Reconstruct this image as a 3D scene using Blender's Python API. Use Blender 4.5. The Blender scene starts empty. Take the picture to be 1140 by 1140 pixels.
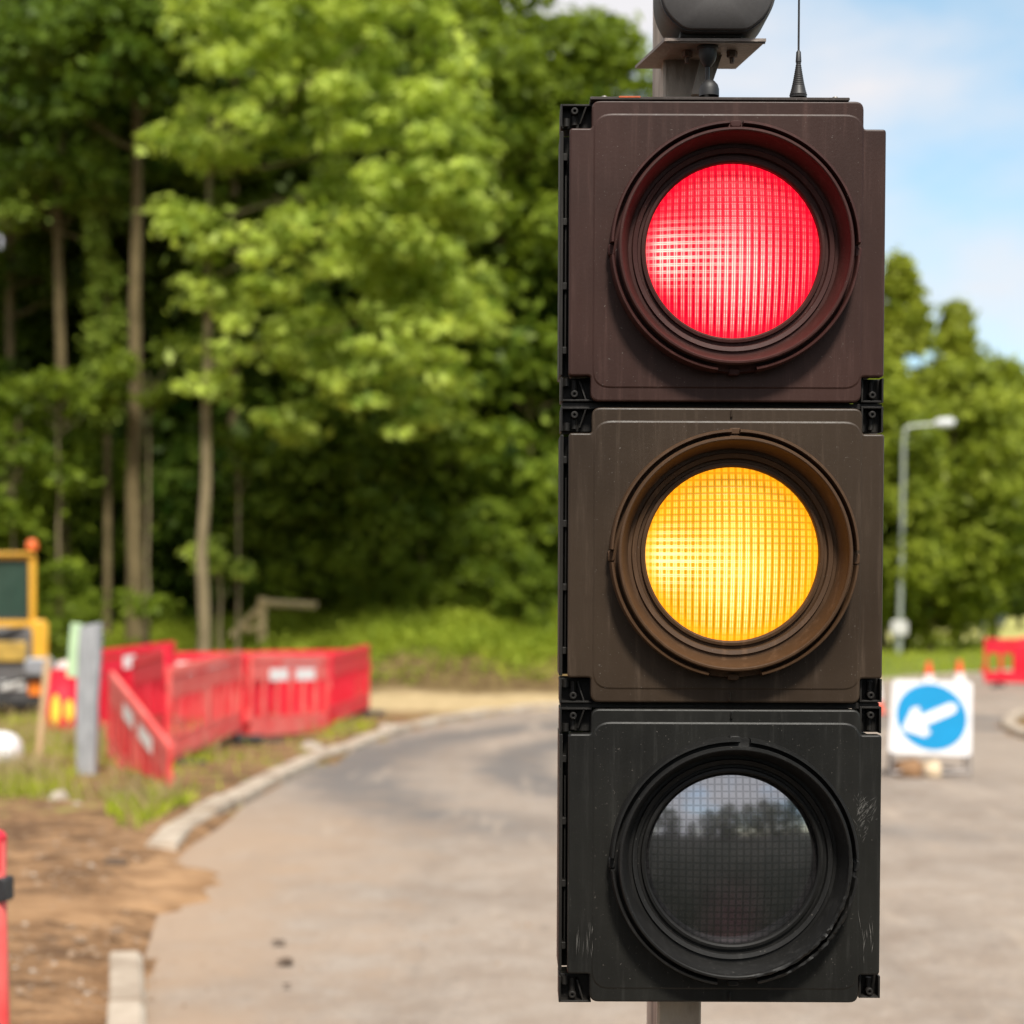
import bpy, bmesh, math, random
import numpy as np
from mathutils import Matrix, Vector
R = math.radians
S = bpy.context.scene
COL = S.collection

# ---------------------------------------------------------------- camera, sky, sun, exposure
F, HZ, EYE = 2000.0, 683.0, 1.5            # focal length and horizon row in pixels of the 1140 px photo; eye height
D0 = 2.033                                  # distance of the signal head
cam_d = bpy.data.cameras.new('camera'); cam = bpy.data.objects.new('camera', cam_d); COL.objects.link(cam)
cam.location = (0, 0, EYE); cam.rotation_euler = (R(90), 0, 0)
cam_d.sensor_width = 36; cam_d.lens = 36 * F / 1140
cam_d.shift_y = (HZ - 570) / 1140
cam_d.clip_start = .05; cam_d.clip_end = 2000
cam_d.dof.use_dof = True; cam_d.dof.focus_distance = D0 - .01; cam_d.dof.aperture_fstop = 4.9
S.camera = cam
SUN_EL, SUN_AZ = R(52), R(170)              # azimuth clockwise from +Y: behind the camera, to its right
w = bpy.data.worlds.new('World'); S.world = w; w.use_nodes = True
nt = w.node_tree; nt.nodes.clear()
def wn(t, **k):
    n = nt.nodes.new(t)
    for a, b in k.items(): setattr(n, a, b)
    return n
sky = wn('ShaderNodeTexSky', sky_type='NISHITA', sun_disc=False, sun_elevation=SUN_EL, sun_rotation=SUN_AZ, air_density=1.0, dust_density=1.2, ozone_density=1.2)
bg = wn('ShaderNodeBackground'); out = wn('ShaderNodeOutputWorld')
tc = wn('ShaderNodeTexCoord'); mp = wn('ShaderNodeMapping'); mp.inputs['Scale'].default_value = (1.6, 1.6, 3.6); mp.inputs['Location'].default_value = (2.3, .7, .65)
nz = wn('ShaderNodeTexNoise'); nz.inputs['Scale'].default_value = 2.1; nz.inputs['Detail'].default_value = 7; nz.inputs['Roughness'].default_value = .5
cr = wn('ShaderNodeValToRGB'); cr.color_ramp.elements[0].position = .43; cr.color_ramp.elements[1].position = .62
mx = wn('ShaderNodeMix', data_type='RGBA')
mx.inputs['B'].default_value = (5.1, 5.0, 5.15, 1)
hs = wn('ShaderNodeMix', data_type='RGBA', blend_type='ADD'); hs.inputs['Factor'].default_value = 1; hs.inputs['B'].default_value = (.45, .95, .75, 1)
nt.links.new(tc.outputs['Generated'], mp.inputs[0]); nt.links.new(mp.outputs[0], nz.inputs[0]); 
sxw = wn('ShaderNodeSeparateXYZ'); nt.links.new(tc.outputs['Generated'], sxw.inputs[0])
a1 = wn('ShaderNodeMath', operation='MULTIPLY_ADD'); nt.links.new(sxw.outputs[2], a1.inputs[0]); a1.inputs[1].default_value = .75; a1.inputs[2].default_value = -.14
a2 = wn('ShaderNodeMath', operation='MULTIPLY_ADD'); nt.links.new(sxw.outputs[0], a2.inputs[0]); a2.inputs[1].default_value = -.5; a2.inputs[2].default_value = .05
a3 = wn('ShaderNodeMath', operation='ADD', use_clamp=False); nt.links.new(a1.outputs[0], a3.inputs[0]); nt.links.new(a2.outputs[0], a3.inputs[1])
a4 = wn('ShaderNodeClamp'); a6 = wn('ShaderNodeMath', operation='MULTIPLY_ADD'); nt.links.new(sxw.outputs[1], a6.inputs[0]); a6.inputs[1].default_value = -.12; a6.inputs[2].default_value = .114
a7 = wn('ShaderNodeMath', operation='ADD'); nt.links.new(a3.outputs[0], a7.inputs[0]); nt.links.new(a6.outputs[0], a7.inputs[1])
nt.links.new(a7.outputs[0], a4.inputs[0]); a4.inputs[1].default_value = -.12; a4.inputs[2].default_value = .14
a5 = wn('ShaderNodeMath', operation='ADD'); nt.links.new(nz.outputs[0], a5.inputs[0]); nt.links.new(a4.outputs[0], a5.inputs[1]); nt.links.new(a5.outputs[0], cr.inputs[0])
nt.links.new(sky.outputs[0], hs.inputs['A'])
nt.links.new(cr.outputs[0], mx.inputs['Factor']); nt.links.new(hs.outputs['Result'], mx.inputs['A']); nt.links.new(mx.outputs['Result'], bg.inputs[0])
bg.inputs['Strength'].default_value = .1; nt.links.new(bg.outputs[0], out.inputs[0])
sl = bpy.data.lights.new('sun', 'SUN'); sl.energy = 3.2; sl.angle = R(10); sl.color = (1, .95, .86)
so = bpy.data.objects.new('sun', sl); COL.objects.link(so)
sd = Vector((math.sin(SUN_AZ) * math.cos(SUN_EL), math.cos(SUN_AZ) * math.cos(SUN_EL), math.sin(SUN_EL)))
so.rotation_euler = sd.to_track_quat('Z', 'Y').to_euler(); so.location = sd * 50
S.view_settings.view_transform = 'Standard'; S.view_settings.look = 'None'; S.view_settings.gamma = 1; S.view_settings.exposure = .82
S.render.engine = 'CYCLES'
S.cycles.max_bounces = 6; S.cycles.diffuse_bounces = 3; S.cycles.glossy_bounces = 3; S.cycles.transmission_bounces = 4
S.cycles.use_denoising = True; S.cycles.caustics_reflective = False; S.cycles.caustics_refractive = False
try: S.cycles.denoiser = 'OPENIMAGEDENOISE'
except Exception: pass

# ---------------------------------------------------------------- measuring helpers
def W(px, py, d): return Vector(((px - 570) / F * d, d, EYE + (HZ - py) / F * d))
def G(px, py, z=0.0):
    d = (EYE - z) * F / (py - HZ)
    return Vector(((px - 570) / F * d, d, z))

# ---------------------------------------------------------------- node materials
MATS = {}
def mat(name, col, rough=.6, metal=0, var=.15, scale=6, col2=None, bump=.0, bscale=None, spec=.5, emit=None, coat=0, detail=5, stretch=(1, 1, 1)):
    if name in MATS: return MATS[name]
    m = bpy.data.materials.new(name); m.use_nodes = True; t = m.node_tree; b = t.nodes['Principled BSDF']
    c = t.nodes.new('ShaderNodeTexCoord'); mpp = t.nodes.new('ShaderNodeMapping'); mpp.inputs['Scale'].default_value = stretch
    n = t.nodes.new('ShaderNodeTexNoise'); n.inputs['Scale'].default_value = scale; n.inputs['Detail'].default_value = detail; n.inputs['Roughness'].default_value = .6
    t.links.new(c.outputs['Object'], mpp.inputs[0]); t.links.new(mpp.outputs[0], n.inputs[0])
    r = t.nodes.new('ShaderNodeValToRGB'); r.color_ramp.elements[0].position = .3; r.color_ramp.elements[1].position = .7
    c2 = col2 or tuple(min(1, x * (1 + var)) for x in col); c1 = col if col2 else tuple(x * (1 - var) for x in col)
    r.color_ramp.elements[0].color = (*c1, 1); r.color_ramp.elements[1].color = (*c2, 1)
    t.links.new(n.outputs[0], r.inputs[0]); t.links.new(r.outputs[0], b.inputs['Base Color'])
    b.inputs['Roughness'].default_value = rough; b.inputs['Metallic'].default_value = metal; b.inputs['Specular IOR Level'].default_value = spec
    b.inputs['Coat Weight'].default_value = coat
    if bump:
        n2 = t.nodes.new('ShaderNodeTexNoise'); n2.inputs['Scale'].default_value = bscale or scale * 6; n2.inputs['Detail'].default_value = 4
        t.links.new(mpp.outputs[0], n2.inputs[0])
        bp = t.nodes.new('ShaderNodeBump'); bp.inputs['Strength'].default_value = bump; bp.inputs['Distance'].default_value = .01
        t.links.new(n2.outputs[0], bp.inputs['Height']); t.links.new(bp.outputs[0], b.inputs['Normal'])
    if emit:
        b.inputs['Emission Color'].default_value = (*emit[0], 1); b.inputs['Emission Strength'].default_value = emit[1]
    MATS[name] = m
    return m

class NB:                                    # tiny node-graph builder
    def __init__(s, t): s.t = t
    def n(s, ty, **k):
        x = s.t.nodes.new(ty)
        for a, b in k.items(): setattr(x, a, b)
        return x
    def put(s, sock, v):
        if isinstance(v, bpy.types.NodeSocket): s.t.links.new(v, sock)
        else: sock.default_value = v
    def m(s, op, a, b=0.0, c=None, clamp=False):
        x = s.n('ShaderNodeMath', operation=op, use_clamp=clamp); s.put(x.inputs[0], a); s.put(x.inputs[1], b)
        if c is not None: s.put(x.inputs[2], c)
        return x.outputs[0]
    def mixc(s, f, a, b):
        x = s.n('ShaderNodeMix', data_type='RGBA'); s.put(x.inputs['Factor'], f); s.put(x.inputs['A'], a if isinstance(a, bpy.types.NodeSocket) else (*a, 1)); s.put(x.inputs['B'], b if isinstance(b, bpy.types.NodeSocket) else (*b, 1))
        return x.outputs['Result']
    def noise(s, vec, scale, detail=4, rough=.55):
        x = s.n('ShaderNodeTexNoise'); x.inputs['Scale'].default_value = scale; x.inputs['Detail'].default_value = detail; x.inputs['Roughness'].default_value = rough
        if vec is not None: s.t.links.new(vec, x.inputs[0])
        return x.outputs[0]
    def step(s, v, a, b):
        x = s.n('ShaderNodeMapRange', interpolation_type='SMOOTHSTEP'); s.put(x.inputs[0], v); x.inputs[1].default_value = a; x.inputs[2].default_value = b
        return x.outputs[0]

def leaf_mat(name, dark, light, trans=.3, rough=.45, patch=.35):
    m = bpy.data.materials.new(name); m.use_nodes = True; t = m.node_tree; q = NB(t); b = t.nodes['Principled BSDF']; o = t.nodes['Material Output']
    geo = q.n('ShaderNodeNewGeometry'); tcx = q.n('ShaderNodeTexCoord')
    nn = q.noise(tcx.outputs['Object'], patch, 3)
    f = q.m('ADD', q.m('MULTIPLY', geo.outputs['Random Per Island'], .55), q.m('MULTIPLY', q.step(nn, .35, .65), .45))
    c = q.mixc(f, dark, light)
    t.links.new(c, b.inputs['Base Color']); b.inputs['Roughness'].default_value = rough; b.inputs['Specular IOR Level'].default_value = .16
    tr = q.n('ShaderNodeBsdfTranslucent'); cc = q.mixc(.35, c, (light[0] * 1.3, light[1] * 1.35, light[2] * .6)); t.links.new(cc, tr.inputs[0])
    mxs = q.n('ShaderNodeMixShader'); mxs.inputs[0].default_value = trans
    t.links.new(b.outputs[0], mxs.inputs[1]); t.links.new(tr.outputs[0], mxs.inputs[2]); t.links.new(mxs.outputs[0], o.inputs[0])
    return m

# ---------------------------------------------------------------- mesh helpers
class MB:
    def __init__(s): s.v = []; s.f = []; s.mi = []; s.cur = 0; s.sm = []; s.smooth = False
    def add(s, vs, fs):
        o = len(s.v); s.v += [tuple(x) for x in vs]
        for f in fs: s.f.append(tuple(i + o for i in f)); s.mi.append(s.cur); s.sm.append(s.smooth)
        return s
    def box(s, x0, x1, y0, y1, z0, z1, M=None):
        x0, x1 = sorted((x0, x1)); y0, y1 = sorted((y0, y1)); z0, z1 = sorted((z0, z1))
        vs = [Vector(p) for p in ((x0, y0, z0), (x1, y0, z0), (x1, y1, z0), (x0, y1, z0), (x0, y0, z1), (x1, y0, z1), (x1, y1, z1), (x0, y1, z1))]
        if M: vs = [M @ p for p in vs]
        return s.add(vs, [(0, 3, 2, 1), (4, 5, 6, 7), (0, 1, 5, 4), (1, 2, 6, 5), (2, 3, 7, 6), (3, 0, 4, 7)])
    def bbox(s, x0, x1, y0, y1, z0, z1, b=.005, M=None):      # box with chamfered edges (prism in xz with inset front/back)
        x0, x1 = sorted((x0, x1)); y0, y1 = sorted((y0, y1)); z0, z1 = sorted((z0, z1))
        def ring(y, i):
            a = b; return [(x0 + i + a, y, z0 + i), (x1 - i - a, y, z0 + i), (x1 - i, y, z0 + i + a), (x1 - i, y, z1 - i - a), (x1 - i - a, y, z1 - i), (x0 + i + a, y, z1 - i), (x0 + i, y, z1 - i - a), (x0 + i, y, z0 + i + a)]
        rs = [ring(y0, b * .7), ring(y0 + b * .7, 0), ring(y1 - b * .7, 0), ring(y1, b * .7)]
        return s.loft([[M @ Vector(p) if M else p for p in r] for r in rs], True)
    def loft(s, rings, caps=False, closed=True):
        n = len(rings[0]); vs = [p for r in rings for p in r]; fs = []
        for k in range(len(rings) - 1):
            for i in range(n if closed else n - 1):
                j = (i + 1) % n; a = k * n
                fs.append((a + i, a + j, a + n + j, a + n + i))
        if caps: fs.append(tuple(range(n))[::-1]); fs.append(tuple((len(rings) - 1) * n + i for i in range(n)))
        return s.add(vs, fs)
    def tube(s, pts, rad, n=10, cap=True):
        pts = [Vector(p) for p in pts]; rings = []
        if not hasattr(rad, '__len__'): rad = [rad] * len(pts)
        up = None
        for i, p in enumerate(pts):
            t = (pts[min(i + 1, len(pts) - 1)] - pts[max(i - 1, 0)]).normalized()
            if up is None:
                up = Vector((1, 0, 0)) if abs(t.x) < .8 else Vector((0, 1, 0))
            a = (up - t * up.dot(t)).normalized(); b = t.cross(a); up = a
            rings.append([p + (a * math.cos(q) + b * math.sin(q)) * rad[i] for q in (2 * math.pi * k / n for k in range(n))])
        o = s.smooth; s.smooth = True; s.loft(rings, False); s.smooth = o
        if cap: s.add(rings[0], [tuple(range(n))[::-1]]); s.add(rings[-1], [tuple(range(n))])
        return s
    def lathe(s, prof, c, axis='Y', n=96, a0=0, a1=360, jit=None):   # profile of (r, h) turned round an axis through c
        full = abs(a1 - a0) >= 359.9; m = n if full else max(3, int(n * abs(a1 - a0) / 360)); rings = []
        for k in range(m if full else m + 1):
            q = R(a0 + (a1 - a0) * k / m); rr = []
            for pi, (r, h) in enumerate(prof):
                if jit: dr, dh = jit(math.degrees(q) % 360, pi); r += dr; h += dh
                if axis == 'Y': rr.append((c[0] + r * math.cos(q), c[1] + h, c[2] + r * math.sin(q)))
                elif axis == 'Z': rr.append((c[0] + r * math.cos(q), c[1] + r * math.sin(q), c[2] + h))
                else: rr.append((c[0] + h, c[1] + r * math.cos(q), c[2] + r * math.sin(q)))
            rings.append(rr)
        np_ = len(prof); vs = [p for r in rings for p in r]; fs = []
        K = len(rings)
        for k in range(K if full else K - 1):
            k2 = (k + 1) % K
            for i in range(np_ - 1): fs.append((k * np_ + i, k2 * np_ + i, k2 * np_ + i + 1, k * np_ + i + 1))
        o = s.smooth; s.smooth = True; s.add(vs, fs); s.smooth = o
        if not full: s.add(rings[0], [tuple(range(np_))]); s.add(rings[-1], [tuple(range(np_))[::-1]])
        return s
    def build(s, name, mats, parent=None, loc=None, sharp=35, bev=0):
        me = bpy.data.meshes.new(name); me.from_pydata(s.v, [], s.f)
        if not isinstance(mats, (list, tuple)): mats = [mats]
        for m in mats: me.materials.append(m)
        me.polygons.foreach_set('material_index', s.mi); me.polygons.foreach_set('use_smooth', s.sm); me.update()
        bm = bmesh.new(); bm.from_mesh(me); bmesh.ops.recalc_face_normals(bm, faces=bm.faces); bm.to_mesh(me); bm.free()
        try: me.set_sharp_from_angle(angle=R(sharp))
        except Exception: pass
        o = bpy.data.objects.new(name, me); COL.objects.link(o)
        if parent: o.parent = parent
        if loc is not None: o.location = loc
        if bev:
            md = o.modifiers.new('b', 'BEVEL'); md.width = bev; md.segments = 2; md.limit_method = 'ANGLE'; md.angle_limit = R(40)
        return o
def tag(o, label=None, cat=None, group=None, kind=None):
    if label: o['label'] = label
    if cat: o['category'] = cat
    if group: o['group'] = group
    if kind: o['kind'] = kind
    return o
def empty(name, loc, rot=(0, 0, 0)):
    o = bpy.data.objects.new(name, None); COL.objects.link(o); o.location = loc; o.rotation_euler = rot; o.empty_display_size = .2
    return o
def copy_tree(o, parent=None):
    c = o.copy(); COL.objects.link(c)
    if parent: c.parent = parent; c.matrix_parent_inverse = o.matrix_parent_inverse.copy()
    for ch in o.children: copy_tree(ch, c)
    return c

# ---------------------------------------------------------------- terrain, road, kerbs, soil
def sstep(a, b, x):
    t = max(0., min(1., (x - a) / (b - a))); return t * t * (3 - 2 * t)
def catmull(P, m=12):
    out = []
    for i in range(len(P) - 1):
        p0, p1, p2, p3 = P[max(i - 1, 0)], P[i], P[i + 1], P[min(i + 2, len(P) - 1)]
        for k in range(m):
            t = k / m
            out.append(tuple(.5 * (2 * b + (c - a) * t + (2 * a - 5 * b + 4 * c - d) * t * t + (3 * b - a - 3 * c + d) * t ** 3) for a, b, c, d in zip(p0, p1, p2, p3)))
    out.append(tuple(P[-1])); return out
gp = lambda px, py: tuple(G(px, py)[:2])
LEFT = catmull([(.0, 1.0), (-.6, 3.2), (-1.335, 6.55), (-1.53, 7.4), (-1.80, 9.2), (-2.03, 10.8), gp(214, 930), gp(300, 880), gp(370, 846), gp(450, 816), gp(540, 798), gp(622, 789), (3.2, 30.4), (6.5, 36.0), (10.5, 42.5), (18, 50), (40, 60)])
RIGHT = catmull([(6.0, 1.0), (6.0, 3), (6.0, 9), (5.95, 16), (6.05, 20), (6.3, 23), (7.3, 26), (9.2, 28.6), (13, 32), (20, 36.5), (42, 44)])
ROADPOLY = LEFT + RIGHT[::-1]
def inpoly(x, y, P):
    c = False; j = len(P) - 1
    for i in range(len(P)):
        if (P[i][1] > y) != (P[j][1] > y) and x < (P[j][0] - P[i][0]) * (y - P[i][1]) / (P[j][1] - P[i][1]) + P[i][0]: c = not c
        j = i
    return c
def left_x(y):
    for a, b in zip(LEFT, LEFT[1:]):
        if a[1] <= y <= b[1]: return a[0] + (b[0] - a[0]) * (y - a[1]) / max(1e-6, b[1] - a[1])
    return LEFT[-1][0]
rng = random.Random(5)
def wav(x, y): return .5 * math.sin(x * .9 + 1.3 * math.sin(y * .5)) + .5 * math.sin(y * 1.1 + 1.7 * math.sin(x * .63 + 2))
def terrain(x, y):
    if y > 0 and inpoly(x, y, ROADPOLY): return -.03
    if y <= 0: return .02
    base = .03 + .015 * wav(x * 2, y * 2)
    # bank beyond the bend: foot follows the outside of the road
    foot = 31.2 + .15 * max(0, x + 2) + (3.2 if x < -2.4 else 0) * sstep(-2.4, -4.5, x) if x < 2 else 33 + (x - 2) * 1.35
    hgt = 1.5 if x < -1 else max(.35, 1.5 - (x + 1) * .15)
    hgt = hgt - .35 * sstep(-3, -8, x)
    b = hgt * sstep(foot, foot + 9.5, y) * (1 + .06 * wav(x, y))
    if x > 6: b *= 1 - .55 * sstep(6, 14, x)
    b *= 1 - .85 * sstep(85, 140, y) if x > 8 else 1
    near = 0
    if x < left_x(min(y, 50)) and y < 30: near = .05 * sstep(0, .5, left_x(y) - x)
    return base + b + near
def axis_pts(spec):
    out = []
    for a, b, st in spec:
        k = a
        while k < b - 1e-6: out.append(k); k += st
    out.append(spec[-1][1]); return out
XS = axis_pts([(-900, -100, 100), (-100, -30, 10), (-30, -10, 1.0), (-10, 12, .3), (12, 40, 1.0), (40, 100, 10), (100, 900, 100)])
YS = axis_pts([(-600, -60, 60), (-60, 0, 6), (0, 50, .35), (50, 90, 2), (90, 200, 10), (200, 1400, 100)])
g = MB(); g.smooth = True
idx = [(x, y, terrain(x, y)) for y in YS for x in XS]; nx = len(XS)
g.add(idx, [(j * nx + i, j * nx + i + 1, (j + 1) * nx + i + 1, (j + 1) * nx + i) for j in range(len(YS) - 1) for i in range(nx - 1)])
# ground material
m = bpy.data.materials.new('ground'); m.use_nodes = True; q = NB(m.node_tree); b = m.node_tree.nodes['Principled BSDF']
tcx = q.n('ShaderNodeTexCoord'); P = tcx.outputs['Object']; sx = q.n('ShaderNodeSeparateXYZ'); m.node_tree.links.new(P, sx.inputs[0])
X, Y, Z = sx.outputs
n1 = q.noise(P, .9, 5); n2 = q.noise(P, 5, 6, .7); n3 = q.noise(P, 22, 4, .7)
soil = q.mixc(q.step(n2, .3, .7), (.15, .078, .036), (.40, .235, .12)); soil = q.mixc(q.m('MULTIPLY', q.step(n3, .58, .75), .5), soil, (.5, .4, .3))
n5 = q.noise(P, 2.3, 5, .6); dk = q.m('MULTIPLY', q.step(n5, .50, .62), .75); soil = q.mixc(dk, soil, (.095, .052, .028))
grs = q.mixc(q.step(n2, .3, .7), (.085, .13, .018), (.26, .30, .05)); grs = q.mixc(q.m('MULTIPLY', q.step(n1, .5, .7), .5), grs, (.30, .24, .10))
straw = q.mixc(q.step(n2, .3, .7), (.42, .30, .15), (.66, .50, .28))
field = q.mixc(q.step(q.noise(P, .05, 3), .4, .6), (.46, .42, .14), (.36, .36, .10))
# grass from y ~ 12 m on, soil nearer, sandy strip at the bank foot
gy = q.m('ADD', Y, q.m('MULTIPLY', q.m('SUBTRACT', n1, .5), 3.0))
c = q.mixc(q.step(gy, 12.4, 13.2), soil, q.mixc(q.step(n2, .52, .66), soil, grs))
ly = q.m('ADD', Y, q.m('MULTIPLY', q.m('SUBTRACT', n1, .5), 1.6))
strip = q.m('MULTIPLY', q.m('MULTIPLY', q.step(ly, 25.0, 27.0), q.m('SUBTRACT', 1, q.step(ly, 32.2, 33.4))), q.step(X, -3.4, -2.4))
c = q.mixc(strip, c, straw)
foot = q.m('MULTIPLY', q.m('MULTIPLY', q.step(ly, 31.6, 33.0), q.m('SUBTRACT', 1, q.step(Z, .5, .9))), q.m('SUBTRACT', 1, q.step(X, 0, 3)))
c = q.mixc(foot, c, q.mixc(q.step(n2, .4, .65), (.10, .06, .025), (.24, .17, .07)))
c = q.mixc(q.m('MULTIPLY', q.step(Z, .55, .95), q.step(Y, 32, 33)), c, grs)
c = q.mixc(q.m('MULTIPLY', q.step(X, 5, 7), q.step(Y, 36, 40)), c, grs)
c = q.mixc(q.step(Y, 82, 92), c, field)
c = q.mixc(q.m('SUBTRACT', 1, q.step(Y, .9, 1.2)), c, (.010, .012, .008))  # unseen ground under and behind the camera, blackened to darken the unlit lens's reflection
m.node_tree.links.new(c, b.inputs['Base Color']); b.inputs['Roughness'].default_value = .95; b.inputs['Specular IOR Level'].default_value = .15
bp = q.n('ShaderNodeBump'); bp.inputs['Strength'].default_value = 1; bp.inputs['Distance'].default_value = .09; m.node_tree.links.new(q.m('ADD', q.m('ADD', n2, n5), q.m('MULTIPLY', n3, .3)), bp.inputs['Height']); m.node_tree.links.new(bp.outputs[0], b.inputs['Normal'])
M_GROUND = m
tag(g.build('ground', m, sharp=180), 'brown soil and rough grass ground around the road', kind='structure')
# road sheet
r = MB(); r.smooth = True
ny = 150; rows = []
def resamp(Pl, n):
    L = [0]
    for a, b_ in zip(Pl, Pl[1:]): L.append(L[-1] + math.dist(a, b_))
    out = []; k = 0
    for i in range(n + 1):
        s = L[-1] * i / n
        while k < len(L) - 2 and L[k + 1] < s: k += 1
        t = (s - L[k]) / max(1e-9, L[k + 1] - L[k]); out.append((Pl[k][0] + (Pl[k + 1][0] - Pl[k][0]) * t, Pl[k][1] + (Pl[k + 1][1] - Pl[k][1]) * t))
    return out
LA, RA = resamp(LEFT, ny), resamp(RIGHT, ny)
for a, b_ in zip(LA, RA):
    rows.append([(a[0] + (b_[0] - a[0]) * k / 12, a[1] + (b_[1] - a[1]) * k / 12, .004 + .02 * math.sin(math.pi * k / 12)) for k in range(13)])
r.loft(rows, closed=False)
m = bpy.data.materials.new('road'); m.use_nodes = True; q = NB(m.node_tree); b = m.node_tree.nodes['Principled BSDF']
tcx = q.n('ShaderNodeTexCoord'); P = tcx.outputs['Object']; sx = q.n('ShaderNodeSeparateXYZ'); m.node_tree.links.new(P, sx.inputs[0]); X, Y, Z = sx.outputs
n1 = q.noise(P, .45, 5); n2 = q.noise(P, 3.2, 6, .7); n3 = q.noise(P, 60, 3, .8); n4 = q.noise(P, 1.4, 4)
c = q.mixc(q.step(n1, .3, .7), (.225, .175, .135), (.315, .25, .195)); c = q.mixc(q.m('MULTIPLY', q.step(n2, .35, .7), .5), c, (.38, .33, .28))
c = q.mixc(q.m('MULTIPLY', q.step(n3, .5, .62), .5), c, (.13, .11, .10))
n6 = q.noise(P, 9, 3, .7); c = q.mixc(q.m('MULTIPLY', q.step(n6, .60, .72), .55), c, (.14, .115, .095)); c = q.mixc(q.m('MULTIPLY', q.step(n6, .40, .30), .4), c, (.44, .38, .32))
dx = q.m('SUBTRACT', X, 4.6); dy = q.m('SUBTRACT', Y, 17.6)
rad = q.m('ADD', q.m('SQRT', q.m('ADD', q.m('MULTIPLY', dx, dx), q.m('MULTIPLY', q.m('MULTIPLY', dy, dy), .55))), q.m('MULTIPLY', q.m('SUBTRACT', n4, .5), .7))
def band(r0, wd): return q.m('POWER', 2.718, q.m('MULTIPLY', q.m('POWER', q.m('DIVIDE', q.m('ABSOLUTE', q.m('SUBTRACT', rad, r0)), wd), 2.0), -1))
tr = q.m('ADD', q.m('MULTIPLY', band(4.6, .33), .85), q.m('MULTIPLY', band(6.15, .5), .8)); tr = q.m('MULTIPLY', q.m('MULTIPLY', tr, q.step(Y, 10.5, 14.5)), q.m('ADD', .5, q.step(n2, .3, .6)))
c = q.mixc(q.m('MINIMUM', tr, .8), c, (.115, .108, .105))
mpr = q.n('ShaderNodeMapping'); mpr.inputs['Scale'].default_value = (1.9, .28, 1); mpr.inputs['Rotation'].default_value = (0, 0, .12); m.node_tree.links.new(P, mpr.inputs[0]); n7 = q.noise(mpr.outputs[0], 1.3, 6, .65)
c = q.mixc(q.m('MULTIPLY', q.step(n7, .52, .70), .45), c, (.17, .14, .115)); c = q.mixc(q.m('MULTIPLY', q.step(n7, .46, .30), .45), c, (.42, .34, .265))
dirt = q.m('MULTIPLY', q.m('SUBTRACT', 1, q.step(q.m('ADD', X, q.m('MULTIPLY', q.m('ADD', q.m('MULTIPLY', q.m('SUBTRACT', n4, .5), 2.2), q.m('MULTIPLY', q.m('SUBTRACT', n2, .5), 1.6)), 1.0)), -1.9, -.2)), .75)
dirt = q.m('MULTIPLY', dirt, q.m('SUBTRACT', 1, q.step(Y, 11, 16)))
c = q.mixc(dirt, c, (.35, .245, .165))
m.node_tree.links.new(c, b.inputs['Base Color']); b.inputs['Roughness'].default_value = .85; b.inputs['Specular IOR Level'].default_value = .25
bp = q.n('ShaderNodeBump'); bp.inputs['Strength'].default_value = .5; bp.inputs['Distance'].default_value = .012; m.node_tree.links.new(q.m('ADD', n3, n2), bp.inputs['Height']); m.node_tree.links.new(bp.outputs[0], b.inputs['Normal'])
tag(r.build('road', m, sharp=180), 'pale dusty asphalt road bending right behind the signal', kind='structure')
# kerbs
M_KERB = mat('kerb_stone', (.26, .20, .145), .9, scale=3.5, col2=(.50, .42, .33), bump=.5, bscale=60)
def kerb_run(pts, width, h, name, side, label):
    k = MB(); acc = 0; rr = random.Random(3)
    Q = resamp(pts, max(2, int(sum(math.dist(a, b_) for a, b_ in zip(pts, pts[1:])) / .915)))
    for i, (a, b_) in enumerate(zip(Q, Q[1:])):
        a = Vector((*a, 0)); b_ = Vector((*b_, 0)); t = (b_ - a).normalized(); n = Vector((-t.y, t.x, 0)) * side
        a += t * rr.uniform(.008, .022); b_ -= t * rr.uniform(.008, .022); h2 = h + rr.uniform(-.022, .012); o = n * rr.uniform(-.025, .02); z0 = Vector((0, 0, -.1))
        ch = .022
        prof = lambda p: [p + o + z0, p + o + Vector((0, 0, h2 - ch)), p + o + n * ch + Vector((0, 0, h2)), p + o + n * (width - .01) + Vector((0, 0, h2)), p + o + n * width + Vector((0, 0, h2 - .01)), p + o + n * width + z0]
        k.loft([prof(a), prof(b_)], True)
    return tag(k.build(name, M_KERB), label, kind='structure')
far = [p for p in LEFT if p[1] >= 11.2]; nearp = [p for p in LEFT if -8 < p[1] <= 7.6]
kerb_run(far, .19, .085, 'kerb', 1, 'pale kerb stones along the outside of the bend')
kerb_run(nearp, .135, .085, 'kerb', 1, 'short pale kerb end beside the brown soil')
kerb_run([p for p in RIGHT if p[1] > -8], .16, .10, 'kerb', -1, 'kerb round the corner behind the arrow sign')
# soil spilled across the dropped kerb
sp = MB(); sp.smooth = True; rr = random.Random(8)
cx, cy = -2.55, 9.3
rings = []
for k in range(9):
    t = k / 8; ring = []
    for i in range(200):
        a = 2 * math.pi * i / 200; ca, sa = math.cos(a), math.sin(a)
        rx = .86 + .10 * math.sin(3 * a + 1) + .06 * math.sin(7 * a) + .05 * math.sin(13 * a + 2) + .035 * math.sin(29 * a) + .02 * math.sin(47 * a + 1); ry = 2.15 + .25 * math.sin(2 * a + .5) + .12 * math.sin(5 * a)
        x, y = cx + ca * rx * t * (1.0 if ca > 0 else 1.9), cy + sa * ry * t
        ring.append((x, y, .012 + (.065 + .02 * wav(x * 5, y * 4)) * (1 - t ** 3) + (-.02 if k == 8 else 0)))
    rings.append(ring)
sp.loft(rings)
M_SOIL = mat('spilled_soil', (.17, .09, .042), .95, scale=4, col2=(.38, .23, .12), bump=.9, bscale=18, spec=.15, detail=8)
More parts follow.
